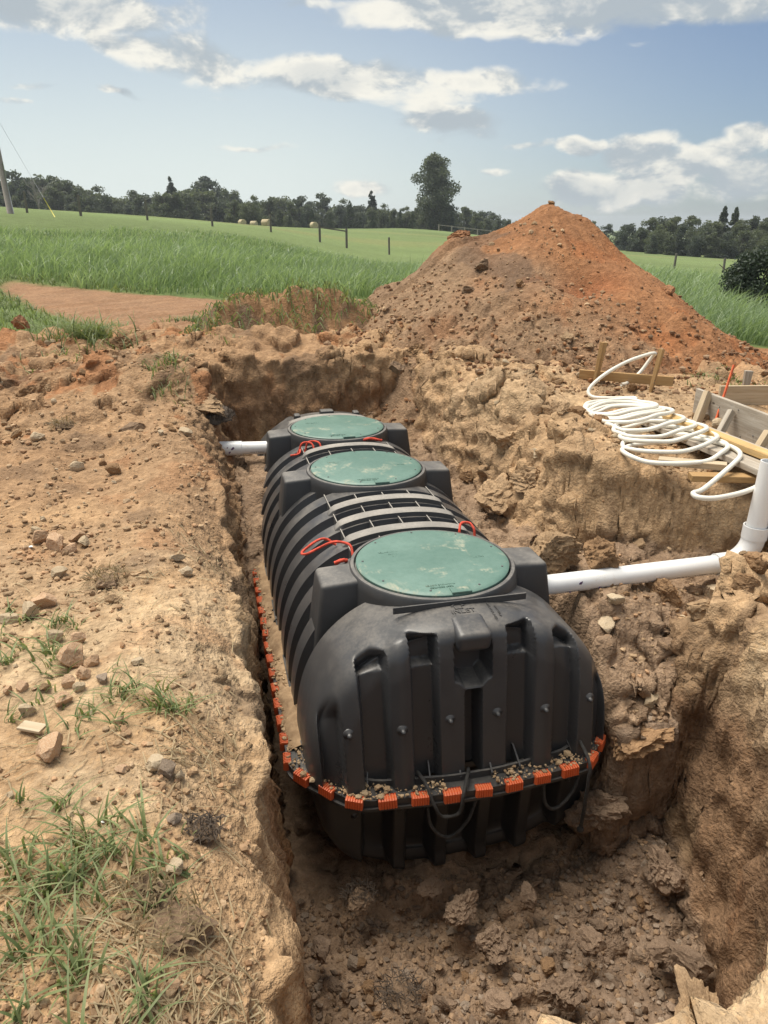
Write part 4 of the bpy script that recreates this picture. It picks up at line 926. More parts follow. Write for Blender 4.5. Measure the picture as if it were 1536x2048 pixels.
def soil_crumbs():
    rg = np.random.default_rng(3); n = 42000
    y = 1.1*np.exp(rg.uniform(0, 1, n)*math.log(9./1.1)); x = rg.uniform(-.62, .78, n)*y+.15
    clump = fbm(x*1.7, y*1.7, None, 3, 55); keep = (rg.uniform(-.6, .5, n) < clump) & ((x < .08) | (x > 1.95)) & (x < 4.2)
    x, y = x[keep], y[keep]; z, k, g, f = ground_h(x, y); zm = mound_h(x, y)[0]+base_h(x, y)-.02; z = np.where((x > 1) & (y > 5.5), np.maximum(z, zm), z)
    sz = (.003+.012*rg.random(len(x))**3)*(.75+.2*y)
    crumbs('soil_crumbs', 'loose crumbs and pebbles over the bare soil around the pit', np.stack([x, y], 1), z, sz, M['crumb'], [(.42, .30, .19), (.38, .26, .155), (.48, .34, .21), (.32, .21, .125), (.46, .29, .17)])
    n = 9000; x = rg.uniform(.18, 2.1, n); y = rg.uniform(1.3, 2.75, n); z, k, g, f = ground_h(x, y); kk = k < .15; x, y, z = x[kk], y[kk], z[kk]
    sz = .004+.020*rg.random(len(x))**3
    crumbs('pit_crumbs', 'loose damp crumbs covering the pit floor', np.stack([x, y], 1), z, sz, M['crumb'], [DAMP, (.28, .19, .12), (.34, .23, .145), (.22, .15, .10), (.29, .225, .17)])
    n = 12000; a = rg.uniform(0, 6.28, n); r = 3.25*np.sqrt(rg.random(n)); x = 4.35+r*np.cos(a); y = 8.8+1.1*r*np.sin(a); z, rho, ro = mound_h(x, y); zb = z+base_h(x, y)-.02; zg = ground_h(x, y)[0]; z = np.maximum(zb, zg)
    kp = (rg.random(n) < .12+.8*sst(rho, .5, 1.)) & (y < 9.6); x, y, z, rho = x[kp], y[kp], z[kp], rho[kp]; sz = .006+.022*rg.random(len(x))**3*(.5+rho)
    crumbs('pile_crumbs', 'loose crumbs and pebbles rolled down the dirt pile', np.stack([x, y], 1), z, sz, M['crumb'], [(.29, .165, .092), (.28, .18, .11), (.31, .165, .085), (.35, .24, .155), (.23, .135, .08)])
    # soil fallen on the seam flange
    pts = []; 
    for i in range(6500):
        s_ = rg.uniform(0, seg_l[-1]); p, d = on_out(s_); 
        if not (p.y < 3.1 or (p.x < X0 and p.y < 6.8)): continue
        nn = Vector((-d.y, d.x)); c = Vector((X0, 4.8))
        if (p+nn*.1-c).length < (p-c).length: nn = -nn
        if p.y < 3. and vn(np.array([s_*5.]), np.array([.3]), None, 3)[0] < -.25: continue
        q = p-nn*rg.uniform(-.004, .10); pts.append((q.x, q.y))
    pts = np.array(pts); sz = .0022+.008*rg.random(len(pts))**2.2+.012*(rg.random(len(pts)) > .97)
    crumbs('flange_crumbs', 'dry tan crumbs of soil lying on the tank seam and orange clips', pts, np.full(len(pts), Z0+.012)+rg.random(len(pts))*.012, sz, M['crumb'], [TAN, (.40, .28, .17), (.50, .36, .22)])
soil_crumbs()
def flange_soil():
    n = 160; ys = np.linspace(3.0, 6.75, n); V = []
    for y in ys:
        h = .02+.045*max(0, float(vn(np.array([y*3.]), np.array([.2]), None, 8)[0])+.35)+.05*max(0, (y-4.6)/2)
        for j, (dx, hh) in enumerate(((-.838, .004), (-.82, .35), (-.79, .8), (-.75, 1.), (-.70, 1.1), (-.62, .9))):
            V.append((X0+dx+.01*math.sin(y*23+j), y, Z0+.008+h*hh*(1+.3*float(vn(np.array([y*20.]), np.array([j*.9]), None, 9)[0]))))
    me = mesh_np('fallen_soil', np.array(V), grid_faces(n, 6)[:, ::-1], True, M['clod_tan']); link('fallen_soil', me, label='strip of soil lying along the left seam of the tank', cat='soil', kind='stuff')
flange_soil()
# ---- grassy berm behind the pit
def berm_h(x, y):
    t = (x-1.0)/1.25; yc = 8.95+.12*np.sin(x*1.7); e = np.clip(1-np.abs(t)**3.5, 0, 1)
    h = .52*e*np.exp(-((y-yc)/.36)**2)*(1+.25*fbm(x*2.5, y*2.5, None, 3, 66))
    c1, r1 = cells(x*6, y*6, 67); return h+.05*c1*(r1 > 0)*e*np.exp(-((y-yc)/.45)**2)
def build_berm():
    nx_, ny_ = 150, 80; gx_ = np.linspace(-.35, 2.4, nx_); gy_ = np.linspace(8.1, 9.9, ny_); X, Y = np.meshgrid(gx_, gy_, indexing='ij'); x, y = X.ravel(), Y.ravel()
    z = base_h(x, y)+berm_h(x, y)-.05; me = mesh_np('earth', np.stack([x, y, z], 1), grid_faces(nx_, ny_), True, M['mound']); n = fbm(x*3, y*3, None, 3, 68)
    C = np.repeat(np.array([[.31, .185, .10]]), len(x), 0); C = C+(np.array([[.19, .13, .085]])-C)*sst(n, -.1, .3)[:, None]; set_col(me, C)
    root = empty('grassy_berm', (1., 8.95, .4), 'low berm of turned sod with drooping grass behind the tank', 'berm'); link('earth', me, root)
    V = []; F = []; Cc = []; rg = np.random.default_rng(5)
    for i in range(1250):
        x = rg.uniform(-.3, 2.3); y = 8.95+rg.normal(0, .26); w = .5*float(vn(np.array([x*2.2]), np.array([y*2.2]), None, 70)[0])+.55-.15*(1.0-abs(x-.1))
        if rg.random() > .30+.6*max(0, w-.3)+(.35 if x < .45 or x > 1.8 else 0): continue
        z = float(base_h(np.array([x]), np.array([y]))[0]+berm_h(np.array([x]), np.array([y]))[0])-.05
        a = rg.normal(-1.57, .8); l = rg.uniform(.07, .24); wd = .006; b = len(V); dx, dy = math.cos(a)*l, math.sin(a)*l; up_ = rg.uniform(.02, .10)
        V += [(x-wd, y, z), (x+wd, y, z), (x+dx*.5+wd, y+dy*.5, z+up_), (x+dx*.5-wd, y+dy*.5, z+up_), (x+dx, y+dy, z-rg.uniform(.0, .12))]; F += [(b, b+1, b+2), (b, b+2, b+3), (b+3, b+2, b+4)]
        Cc += [[rg.random()]*3]*5
    me = mesh_np('grass', np.array(V), np.array(F), False, M['grass_near']); set_col(me, np.array(Cc)); link('grass', me, root, kind='stuff')
build_berm()

# ================================================================== PIPES AND HOSE
def pipe_shell(name, path, r, parent, wall=.006, seg=28):
    V, F = tube_np(path, r, seg, cap=False); n = len(path); V2, F2 = tube_np(path, r-wall, seg, cap=False); b = len(V)
    k = np.arange(seg); e = (n-1)*seg
    E1 = np.stack([k, (k+1) % seg, b+(k+1) % seg, b+k], 1); E2 = np.stack([e+k, b+e+k, b+e+(k+1) % seg, e+(k+1) % seg], 1)
    me = mesh_np(name, np.concatenate([V, V2]), [F[0], F2[0][:, ::-1]+b, E1[:, ::-1], E2[:, ::-1]], True, M['pvc']); auto_smooth(me, 40); return link(name, me, parent)
def print_line(parent, p0, p1, nrm, seed, h=.008):
    """row of small dark printed dashes, as on plastic pipe"""
    rn = random.Random(seed); p0, p1, nrm = Vector(p0), Vector(p1), Vector(nrm).normalized(); d = (p1-p0); L = d.length; d.normalize(); upv = nrm.cross(d); V = []; F = []; s = 0
    while s < L:
        w = rn.uniform(.002, .006)
        if rn.random() < .8:
            hh = h*rn.uniform(.6, 1.); b = len(V)
            for a, c in ((0, -hh/2), (w, -hh/2), (w, hh/2), (0, hh/2)): V.append(tuple(p0+d*(s+a)+upv*c))
            F.append((b, b+1, b+2, b+3))
        s += w+rn.uniform(.0015, .004)+(rn.uniform(.02, .06) if rn.random() < .06 else 0)
    link('printed_line', mesh_np('printed_line', np.array(V), np.array(F), False, M['ink']), parent)
ip = empty('inlet_pipe', (2.9, 3.31, -.25), 'white plastic pipe running from the tank to an upright riser at right', 'pipe')
PR = .0545; pz = -.185; xe = 2.84
A0 = Vector((1.62, 3.325, pz-.012)); A1 = Vector((xe, 3.300, pz+.012))
hp = pipe_shell('horizontal_pipe', [A0.lerp(A1, t) for t in np.linspace(0, 1, 12)], PR, ip)
arc = [Vector((xe-.03+.15*math.sin(t), 3.300, pz+.012+.15-.15*math.cos(t))) for t in np.linspace(0, math.pi/2*.97, 16)]
el_ = pipe_shell('elbow', [Vector((xe-.10, 3.300, pz+.010))]+arc+[arc[-1]+Vector((.003, 0, .05))], PR+.009, ip)
top = arc[-1]
rz = pipe_shell('elbow_socket', [top+Vector((.002, 0, .0)), top+Vector((.004, 0, .075))], PR+.014, el_)
rs = pipe_shell('riser_pipe', [top+Vector((.002, 0, .01)).lerp(Vector((.02, .0, .455)), t) for t in np.linspace(0, 1, 8)], PR, ip)
nr = Vector((-.25, -1, -.05)).normalized(); print_line(hp, A0+Vector((.18, 0, 0))+Vector((0, -.0448, -.0325)), A1+Vector((-.14, 0, 0))+Vector((0, -.0448, -.0325)), (0, -.81, -.58), 5)
for (t, h, w) in ((.21, .012, .03), (.31, -.025, .022), (.17, -.035, .02)):
    p = A0.lerp(A1, t); me = rock_me('ink_mark', M['purple'], int(t*100), 2, .5, 1., .4, True); o = link('ink_mark', me, None); o.location = p+Vector((0, -math.sqrt(PR**2-h*h)-.0005, h)); o.scale = (w*.25, .0015, w*.7); o.rotation_euler = (math.atan2(h, PR), .5, 0); setpar(o, hp)
op = empty('outlet_pipe', (.2, 6.30, -.22), 'short capped white pipe stub leaving the tank at its far left', 'pipe')
B0 = Vector((.48, 6.27, -.165)); B1 = Vector((.06, 6.33, -.165))
pipe_shell('pipe', [B0.lerp(B1, t) for t in np.linspace(0, 1, 6)], .055, op)
cp = pipe_shell('coupling', [B0.lerp(B1, t) for t in np.linspace(.58, 1.06, 6)], .062, op)
o = link('end_cap', lathe_me('end_cap', [(0, .02), (.04, .016), (.058, .004), (.060, -.02)], M['pvc'], 28), None); o.matrix_basis = frame(B0.lerp(B1, 1.07), (0, 0, 1), B1-B0); setpar(o, op)
for (t, h, w) in ((.78, .01, .05), (.83, -.015, .03), (.88, .02, .025)):
    p = B0.lerp(B1, t); me = rock_me('primer_stain', M['purple'], int(t*100), 2, .5, 1., .5, True); o = link('primer_stain', me, None); o.location = p+Vector((0, -math.sqrt(.062**2-h*h)-.0005, h)); o.scale = (w*.2, .002, w*.55); o.rotation_euler = (math.atan2(h, .06), .6, 0); setpar(o, cp)
print_line(op, B0+Vector((-.06, -.050, -.024)), B0.lerp(B1, .5)+Vector((0, -.050, -.024)), (0, -.9, -.4), 8)

# coil of white hose lying on the ground, one end held up on the stakes
def hose():
    P = [(3.40, 5.60, .18), (3.47, 5.62, .30), (3.60, 5.66, .46), (3.69, 5.66, .58), (3.685, 5.60, .628), (3.60, 5.57, .63), (3.40, 5.55, .58), (3.19, 5.52, .49), (3.05, 5.50, .38), (3.05, 5.44, .305), (3.18, 5.35, .28), (3.36, 5.31, .275)]
    K = [0, 4.6, 5.2, 9.2, 11.9]                       # turns
    CX = [3.09, 3.06, 3.02, 2.93, 2.77]; CY = [5.13, 4.88, 4.76, 4.16, 3.74]; RR = [.26, .27, .28, .30, .375]; TL = [.07, .10, .12, .10, .0]
    n = 16
    for i in range(int(11.33*n)):
        k = i/n; a = .5-2*math.pi*k; cx, cy, r_, tl = (float(np.interp(k, K, q)) for q in (CX, CY, RR, TL))
        w = .012*math.sin(k*2.7*2*math.pi/3.1)
        P.append((cx+(r_+w)*math.cos(a), cy+(r_+w)*.86*math.sin(a), .272+.016*(k % 3 > 1.5)+tl*r_*(1-math.sin(a))+.042*float(sst(np.array([cx+(r_+w)*math.cos(a)]), 2.86, 3.06)[0])))
    P += [(2.66, 3.40, .26), (2.57, 3.37, .25), (2.57, 3.31, .245), (2.68, 3.285, .245), (2.95, 3.36, .25), (3.25, 3.50, .30)]
    return P
HP = hose(); gz = [zat(p[0], p[1])+.012 for p in HP]
HP = [(x, y, max(z, g_+.008)) for (x, y, z), g_ in zip(HP, gz)]
hs = tube('white_hose', catmull(HP, 4), .0148, M['hose'], None, 12, label='long white hose in loose loops on the soil right of the tank', cat='hose')

# ================================================================== LUMBER
def board(name, p0, p1, w, th, mat, parent=None, up_=(0, 0, 1), bev=.004, pointed=False, **kw):
    p0, p1 = Vector(p0), Vector(p1); L = (p1-p0).length; me = box_me(name, L, w, th, mat, bev)
    if pointed:
        for v in me.vertices:
            if v.co.x < -L/2+.02: v.co.y *= .3; v.co.z *= .4
    o = link(name, me, None, **kw); o.matrix_basis = frame((p0+p1)/2, p1-p0, up_)
    if parent is not None: setpar(o, parent)
    return o
def nails(parent, pts, r=.004):
    for p in pts:
        o = link('nail', SCREW, None, loc=p); o.scale = (.7, .7, .7); o.rotation_euler = (R(80), 0, 0); setpar(o, parent)
# stakes with a cross board behind the hose
bb = empty('batter_board', (3.4, 5.6, .25), 'two brown wooden stakes joined by a cross board behind the hose', 'batter board')
s1 = board('stake', (3.20, 5.74, .12), (3.27, 5.73, .72), .075, .036, M['wood_brown'], bb, (.5, -.8, 0), pointed=True)
s2 = board('stake', (3.50, 5.37, .12), (3.61, 5.40, .70), .045, .038, M['wood_brown'], bb, (.5, -.8, 0), pointed=True)
cb = board('cross_board', (3.165, 5.90, .425), (3.75, 5.39, .43), .036, .078, M['wood_brown'], bb)
nails(s2, [(3.555, 5.365, .43), (3.56, 5.37, .45)])
# concrete form of weathered boards on the right
fm = empty('form_panel', (3.55, 4.3, .2), 'weathered grey wooden form panel with slanting braces at the right edge', 'form panel')
f0 = Vector((3.585, 4.84, .365)); f1 = Vector((3.47, 3.35, .365)); fd = (f1-f0).normalized()
pn = board('panel_board', f0, f1, .030, .255, M['wood_grey'], fm); pn['label'] = 'wide weathered grey board'
b1 = board('brace', (3.42, 4.58, .27), (3.545, 4.66, .50), .045, .060, M['wood_pale'], fm, (-1, 0, 1)); b1['label'] = 'pale short brace at the far end of the panel'
board('brace', (3.37, 4.26, .28), (3.505, 4.33, .44), .040, .048, M['wood_grey'], fm, (-1, 0, 1))
board('brace', (3.34, 3.86, .26), (3.475, 3.92, .40), .045, .048, M['wood_pale'], fm, (-1, 0, 1))
nails(pn, [tuple(f0+fd*a+Vector((-.018, 0, b))) for a, b in ((.33, .06), (.75, -.04), (.55, .09), (.12, -.05), (.62, -.08))])
board('form_panel', (3.95, 5.06, .37), (5.2, 4.88, .36), .03, .16, M['wood_pale'], None, label='pale form board behind the grey panel', cat='form panel')
board('wooden_stake', (4.40, 5.33, .08), (4.42, 5.34, .50), .065, .04, M['wood_grey'], None, (-.3, -1, 0), label='short grey stake standing behind the form boards', cat='stake', pointed=True)
orod = board('marking_stake', (3.44, 4.44, .16), (3.69, 4.62, .70), .018, .012, M['orange_paint'], None, (.3, -1, 0), .003, label='thin orange painted stake leaning before the grey panel', cat='stake')
zp = .235
board('plank', (3.15, 5.02, zp+.055), (3.12, 3.30, zp+.075), .21, .036, M['wood_grey'], None, (.08, 0, 1), label='wide paint-stained grey plank lying beside the hose', cat='plank', group='planks beside the hose')
board('plank', (3.235, 4.84, zp+.098), (3.225, 3.30, zp+.118), .085, .040, M['wood_new'], None, (0, 0, 1), label='narrow yellow plank lying on the wide grey one', cat='plank', group='planks beside the hose')
board('plank', (3.325, 4.92, zp+.075), (3.30, 3.30, zp+.095), .075, .040, M['wood_grey'], None, (0, 0, 1), label='narrow grey plank between the yellow plank and the panel', cat='plank', group='planks beside the hose')
board('plank', (2.66, 3.86, zp+.050), (2.97, 3.63, zp+.060), .075, .038, M['wood_pale'], None, (0, 0, 1), label='short pale offcut inside the front loops of the hose', cat='plank', group='planks beside the hose')
board('plank', (2.72, 3.62, zp+.018), (3.06, 3.50, zp+.022), .085, .038, M['wood_brown'], None, (0, 0, 1), label='lower brown offcut under the front loops of the hose', cat='plank', group='planks beside the hose')
x, y = land(66, 1462); sw = board('wood_scrap', (x-.038, y+.015, zat(x, y)+.018), (x+.038, y-.02, zat(x, y)+.014), .045, .010, M['wood_pale'], None, (.1, 0, 1), .002, label='small pale wood offcut lying among grass on the left', cat='wood scrap')
for i, (px, py, w, lab) in enumerate(((62, 1095, .05, 'white plastic scrap by the pale slab'), (206, 1646, .02, 'tiny white scrap on the bare soil at left'), (283, 874, .05, 'small white ring on the left bank'))):
    x, y = land(px, py); place(rock_me('white_scrap', M['white_scrap'], 70+i, 2, .9, .4, .1), 'white_scrap', x, y, w, lab, 'scrap', sink=.1, sc=(1, .45, .5))
# root clumps
def root_clump(px, py, w, lab, cat='root clump', z=None):
    x, y = land(px, py) if z is None else unp(px, py, z); zz = zat(x, y) if z is None else z; root = empty('root_clump', (x, y, zz), lab, cat, 'root clumps')
    me = rock_me('earth', M['clod_dark'], int(px), 4, 1., .8, .32, False); o = link('earth', me, None); o.location = (x, y, zz); o.scale = (w*.42, w*.34, w*.24); o.rotation_euler = (0, 0, px); setpar(o, root)
    rn = random.Random(px); V = []; F = []
    for i in range(130):
        a = rn.uniform(0, 6.28); e = rn.uniform(.1, 1.2); p = Vector((x+w*.42*math.cos(a)*math.cos(e), y+w*.34*math.sin(a)*math.cos(e), zz+w*.22*math.sin(e))); d = Vector((rn.gauss(0, 1), rn.gauss(0, 1), rn.gauss(.1, .5))).normalized()*rn.uniform(.3, .6)*w*.5
        sd_ = d.orthogonal().normalized()*.0022; b = len(V); m_ = p+d*.5+Vector((0, 0, .012)); V += [tuple(p-sd_), tuple(p+sd_), tuple(m_+sd_), tuple(m_-sd_), tuple(p+d)]; F += [(b, b+1, b+2), (b, b+2, b+3), (b+3, b+2, b+4)]
    me = mesh_np('roots', np.array(V), np.array(F), False, M['straw'] if rn.random() < .5 else M['root']); set_col(me, np.full((len(V), 3), .1)); link('roots', me, root, kind='stuff')
root_clump(215, 1160, .22, 'dark root clump on bare soil above the grass patch'); root_clump(330, 1860, .26, 'dark root clump near the pit edge at the bottom'); root_clump(400, 1660, .16, 'small dark root clump on the pit edge'); root_clump(285, 1780, .16, 'grey clod with roots beside the near grass')
root_clump(800, 1990, .22, 'tangled root clump on the pit floor at the bottom', z=-1.28); root_clump(720, 1790, .18, 'root clump on the pit floor below the tank front', z=-1.3); root_clump(125, 840, .22, 'dark root clump on the left spoil')

# ================================================================== GRASS
def blades(name, label, P, H, W, mat, colv, bend, rg, cat='grass', lean=None, seg=3):
    n = len(P); a = rg.uniform(0, 2*math.pi, n); ux, uy = np.cos(a), np.sin(a); la = a+rg.normal(0, .5, n)+math.pi/2 if lean is None else lean+rg.normal(0, 1.4, n)
    lx, ly = np.cos(la), np.sin(la); V = []; tt = np.linspace(0, 1, seg+1)
    rows = []
    for t in tt[:-1]:
        off = bend*H*t**2; z = H*(t-.35*np.clip(bend, 0, 1.4)*t**2.2); w = W*(1-.55*t)
        c = np.stack([P[:, 0]+lx*off, P[:, 1]+ly*off, P[:, 2]+z], 1); d = np.stack([ux*w, uy*w, np.zeros(n)], 1)
        rows += [c-d, c+d]
    off = bend*H; z = H*(1-.35*np.clip(bend, 0, 1.4)); rows.append(np.stack([P[:, 0]+lx*off, P[:, 1]+ly*off, P[:, 2]+z], 1))
    m = len(rows); V = np.stack(rows, 1).reshape(-1, 3); base = (np.arange(n)*m)[:, None]; Fq = []
    for i in range(seg-1): Fq.append(base+np.array([[2*i, 2*i+1, 2*i+3, 2*i+2]]))
    Ft = base+np.array([[2*seg-2, 2*seg-1, 2*seg]])
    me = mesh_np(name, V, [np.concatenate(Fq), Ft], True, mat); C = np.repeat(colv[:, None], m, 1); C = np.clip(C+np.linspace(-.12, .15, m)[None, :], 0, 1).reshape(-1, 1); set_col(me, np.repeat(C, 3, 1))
    return link(name, me, label=label, cat=cat, kind='stuff')
def tall_grass():
    rg = np.random.default_rng(12); n = 230000
    th = R(13.4)+rg.uniform(R(-33), R(33), n); r = 9*np.exp(rg.random(n)*math.log(62/9.)); x, y = r*np.sin(th), r*np.cos(th)
    e = tall_edge(x)+.5*fbm(x*1.2, y*1.2, None, 3, 21); f = fence_y(x)
    clump = fbm(x*.8, y*.8, None, 3, 130); keep = (y > e) & (y < f-13+5*fbm(x*.15, y*.15, None, 2, 133)) & (rg.random(n) < .36+.3*clump)
    bush = np.hypot(x-13.9, y-17.3) > 1.0; keep &= bush & ~((mound_h(x, y)[1] < 1.))
    x, y, r, clump = x[keep], y[keep], r[keep], clump[keep]; big = fbm(x*.22, y*.22, None, 3, 131)
    H = (.42+.30*rg.random(len(x)))*(1+.5*big+.55*clump); H *= lerp(.55, 1., sst(y-tall_edge(x), 0, 1.2)); H *= 1-.6*sst(y, fence_y(x)-32, fence_y(x)-12)
    W = .0078*(r/12.)**.75*(.7+.6*rg.random(len(x))); z = ground_h(x, y, False)[0]
    print('tall grass blades', len(x))
    col = np.clip(.48+.35*rg.normal(0, .5, len(x))+.45*big+.4*clump, 0, 1)
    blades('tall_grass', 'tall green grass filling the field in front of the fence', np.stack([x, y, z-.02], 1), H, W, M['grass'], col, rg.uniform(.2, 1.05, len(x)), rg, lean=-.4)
tall_grass()
def near_grass():
    rg = np.random.default_rng(15); pts = []; hs_ = []; cv = []; bd = []
    # patches on the left: (px, py, radius m, count, height)
    for (px, py, ra, cnt, h) in ((70, 1300, .27, 560, .13), (30, 1340, .22, 380, .12), (110, 1420, .14, 170, .11), (290, 1420, .22, 420, .14), (230, 1410, .16, 210, .12), (360, 1410, .12, 140, .16), (150, 1460, .12, 150, .12), (150, 1760, .36, 760, .16), (60, 1790, .32, 620, .15), (250, 1720, .22, 420, .14), (300, 1690, .14, 190, .13),
            (20, 1660, .20, 260, .12), (30, 1900, .34, 420, .15), (150, 1940, .30, 260, .14), (280, 1960, .16, 150, .16), (260, 2030, .25, 190, .14), (350, 1675, .05, 40, .09), (225, 1325, .06, 30, .10), (20, 1240, .14, 110, .10), (60, 1320, .4, 300, .10),
            (180, 700, .36, 620, .46), (330, 742, .26, 190, .20), (30, 700, .3, 120, .16), (120, 740, .3, 90, .14), (330, 800, .14, 50, .18), (460, 665, .4, 160, .18), (380, 650, .5, 240, .18), (1480, 775, .5, 420, .10), (660, 735, .5, 70, .07), (430, 745, .3, 40, .12)):
        cnt = int(cnt*(.15 if py > 1200 else .6)); x0, y0 = land(px, py, .1); q = rg.normal(0, .5, (cnt, 2))*ra*.95; nt = max(3, cnt//9); tc_ = q[:nt]; q = tc_[rg.integers(0, nt, cnt)]+rg.normal(0, .018 if py > 1200 else .05, (cnt, 2)); 
        for (dx, dy) in q: pts.append((x0+dx, y0+dy*1.15)); hs_.append(h*rg.uniform(.35, .9)); cv.append(np.clip(rg.normal(.45, .25), 0, 1)); bd.append(rg.uniform(.4, 1.5))
    # short green grass on the left beyond the spoil and around the strip
    m = 9000; x = rg.uniform(-9, -.9, m); y = rg.uniform(9.6, 21, m); s_, st_ = soil_mask(x, y); kp = (s_ < .45); x, y = x[kp], y[kp]
    for a, b in zip(x, y): pts.append((a, b)); hs_.append(rg.uniform(.08, .22)); cv.append(np.clip(rg.normal(.4, .25), 0, 1)); bd.append(rg.uniform(.3, 1.2))
    P = np.array(pts); z = ground_h(P[:, 0], P[:, 1])[0]; keep = (P[:, 0] < .02) | (P[:, 1] > 7.6) | (P[:, 0] > 3); P = P[keep]; H = np.array(hs_)[keep]; r = np.hypot(P[:, 0], P[:, 1])
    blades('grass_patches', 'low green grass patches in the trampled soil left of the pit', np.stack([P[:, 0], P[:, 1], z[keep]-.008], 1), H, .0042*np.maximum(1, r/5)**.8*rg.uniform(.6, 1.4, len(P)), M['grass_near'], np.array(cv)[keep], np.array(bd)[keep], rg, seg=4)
    # straw
    n = 5600; y = 1.15*np.exp(rg.random(n)*math.log(4.2/1.15)); x = rg.uniform(-.62, .04, n)*y; dn = fbm(x*1.8, y*1.8, None, 3, 141)+.45*sst(-y, -2.6, -1.4); kp = rg.random(n) < .10+.85*sst(dn, .05, .5); x, y = x[kp], y[kp]; z = ground_h(x, y)[0]
    L = rg.uniform(.03, .13, len(x)); a = rg.uniform(0, 6.28, len(x)); w = rg.uniform(.0009, .0022, len(x)); dx, dy = np.cos(a)*L/2, np.sin(a)*L/2; nx_, ny_ = -np.sin(a)*w, np.cos(a)*w; z0 = z+rg.uniform(.001, .014, len(x)); z1 = ground_h(x+dx, y+dy)[0]+rg.uniform(.001, .02, len(x)); z2 = ground_h(x-dx, y-dy)[0]+rg.uniform(.001, .01, len(x))
    V = np.stack([np.stack([x-dx-nx_, y-dy-ny_, z2], 1), np.stack([x-dx+nx_, y-dy+ny_, z2+.001], 1), np.stack([x+nx_*1.2, y+ny_*1.2, z0+.004], 1), np.stack([x-nx_*1.2, y-ny_*1.2, z0+.003], 1), np.stack([x+dx+nx_*.6, y+dy+ny_*.6, z1], 1), np.stack([x+dx-nx_*.6, y+dy-ny_*.6, z1], 1)], 1)
    b = (np.arange(len(x))*6)[:, None]; F = np.concatenate([b+np.array([[0, 1, 2, 3]]), b+np.array([[3, 2, 4, 5]])]); me = mesh_np('dry_straw', V.reshape(-1, 3), F, False, M['straw']); c = np.repeat(rg.random(len(x))[:, None], 6, 1).reshape(-1, 1); set_col(me, np.repeat(c, 3, 1))
    link('dry_straw', me, label='dry straw scattered on the trampled soil at left', cat='straw', kind='stuff')
near_grass()

# ================================================================== FENCE, POLE, HAY
def post(x, y, h, lab, w=.13, name='fence_post', grp='posts of the field fence'):
    z = zat(x, y); lean = random.uniform(-.03, .03); me = box_me(name, w, w, h, M['post'], .02, (0, 0, h/2-.2)); o = link(name, me, None, label=lab, cat='fence post', group=grp); o.location = (x, y, z); o.rotation_euler = (lean, lean*.7, random.uniform(-.2, .2)); return o
for (x, y, h, lab) in ((-9.3, 49.3, 1.35, 'grey fence post just right of the utility pole'), (-6.46, 49.6, 1.35, 'grey fence post second to the right of the utility pole'), (-2.86, 51.9, 1.4, 'grey fence post third from the utility pole, below the wood'), (1.13, 54., 1.35, 'grey fence post midway between the utility pole and the rail'), (5.15, 55.8, 1.35, 'grey fence post next left of the wooden rail'),
                       (14.3, 58.3, 1.45, 'grey fence post right of the wooden rail'), (21.0, 57.0, 1.2, 'grey fence post at the left slope of the dirt pile'), (33.4, 49.8, 1.25, 'grey fence post right of the dirt pile'), (37.3, 49.5, 1.25, 'rightmost grey fence post left of the round bush')): post(x, y, h, lab)
g = empty('rail_brace', (9.7, 57.2, zat(9.7, 57.2)), 'wooden rail fixed between two fence posts in the field', 'fence rail')
for (x, y) in ((8.82, 57.3), (10.75, 57.0)):
    z = zat(x, y); o = link('post', box_me('post', .15, .15, 1.5, M['post'], .02), None, loc=(x, y, z+.6)); setpar(o, g)
board('rail', (8.8, 57.2, zat(8.82, 57.3)+1.02), (10.8, 56.9, zat(10.75, 57.)+1.15), .10, .10, M['post'], g)
far_f = empty('far_fence', (58, 165, zat(58, 165)), 'pale post and rail fence below the lone tall tree', 'fence')
for i in range(5): 
    x, y = 52.5+i*2.6, 168-i*1.2; o = link('post', box_me('post', .22, .22, 1.5, M['pole'], 0), None, loc=(x, y, zat(x, y)+.6)); setpar(o, far_f)
board('rail', (52.5, 168, zat(52.5, 168)+1.2), (62.9, 163.2, zat(62.9, 163.2)+1.2), .12, .14, M['pole'], far_f)
pl = empty('utility_pole', (-9.71, 47.0, 2.0), 'tall leaning wooden utility pole at the left edge', 'utility pole')
pb = Vector((-9.71, 47.0, zat(-9.71, 47.)-.2)); pt = pb+Vector((-.35, 0, 9.0)); ptop = pt
tube('pole', [pb, pb.lerp(pt, .5), pt], [.17, .15, .12], M['pole'], pl, 14)
tube('conduit', [pb+Vector((.17, -.1, .2)), pb.lerp(pt, .3)+Vector((.15, -.1, 0))], .025, M['wire'], pl, 8)
ga = pb.lerp(pt, .62); gb = Vector((-7.2, 45.2, zat(-7.2, 45.2))); 
gw = empty('guy_wire', tuple(gb), 'thin guy wire with yellow guard beside the utility pole', 'guy wire')
tube('wire', [ga, gb], .007, M['wire'], gw, 6); tube('wire_guard', [gb, gb.lerp(ga, .17)], .025, M['yellow'], gw, 8)
def bale(x, y, lab, ang):
    z = zat(x, y); prof = []; n = 40; V = []
    for k in range(n):
        a = 2*math.pi*k/n; rr = .60*(1+.02*math.sin(a*7))
        for (yy, q) in ((-.6, 0.), (-.6, .55), (-.6, .95), (-.55, 1.), (.55, 1.), (.6, .95), (.6, .55), (.6, 0.)): V.append((rr*q*math.cos(a), yy, .55+rr*q*math.sin(a)*.96))
    me = mesh_np('hay_bale', np.array(V), grid_faces(n, 8, True), True, M['hay']); auto_smooth(me, 40); o = link('hay_bale', me, None, label=lab, cat='hay bale', group='round hay bales in the far field'); o.location = (x, y, z); o.rotation_euler = (0, 0, ang)
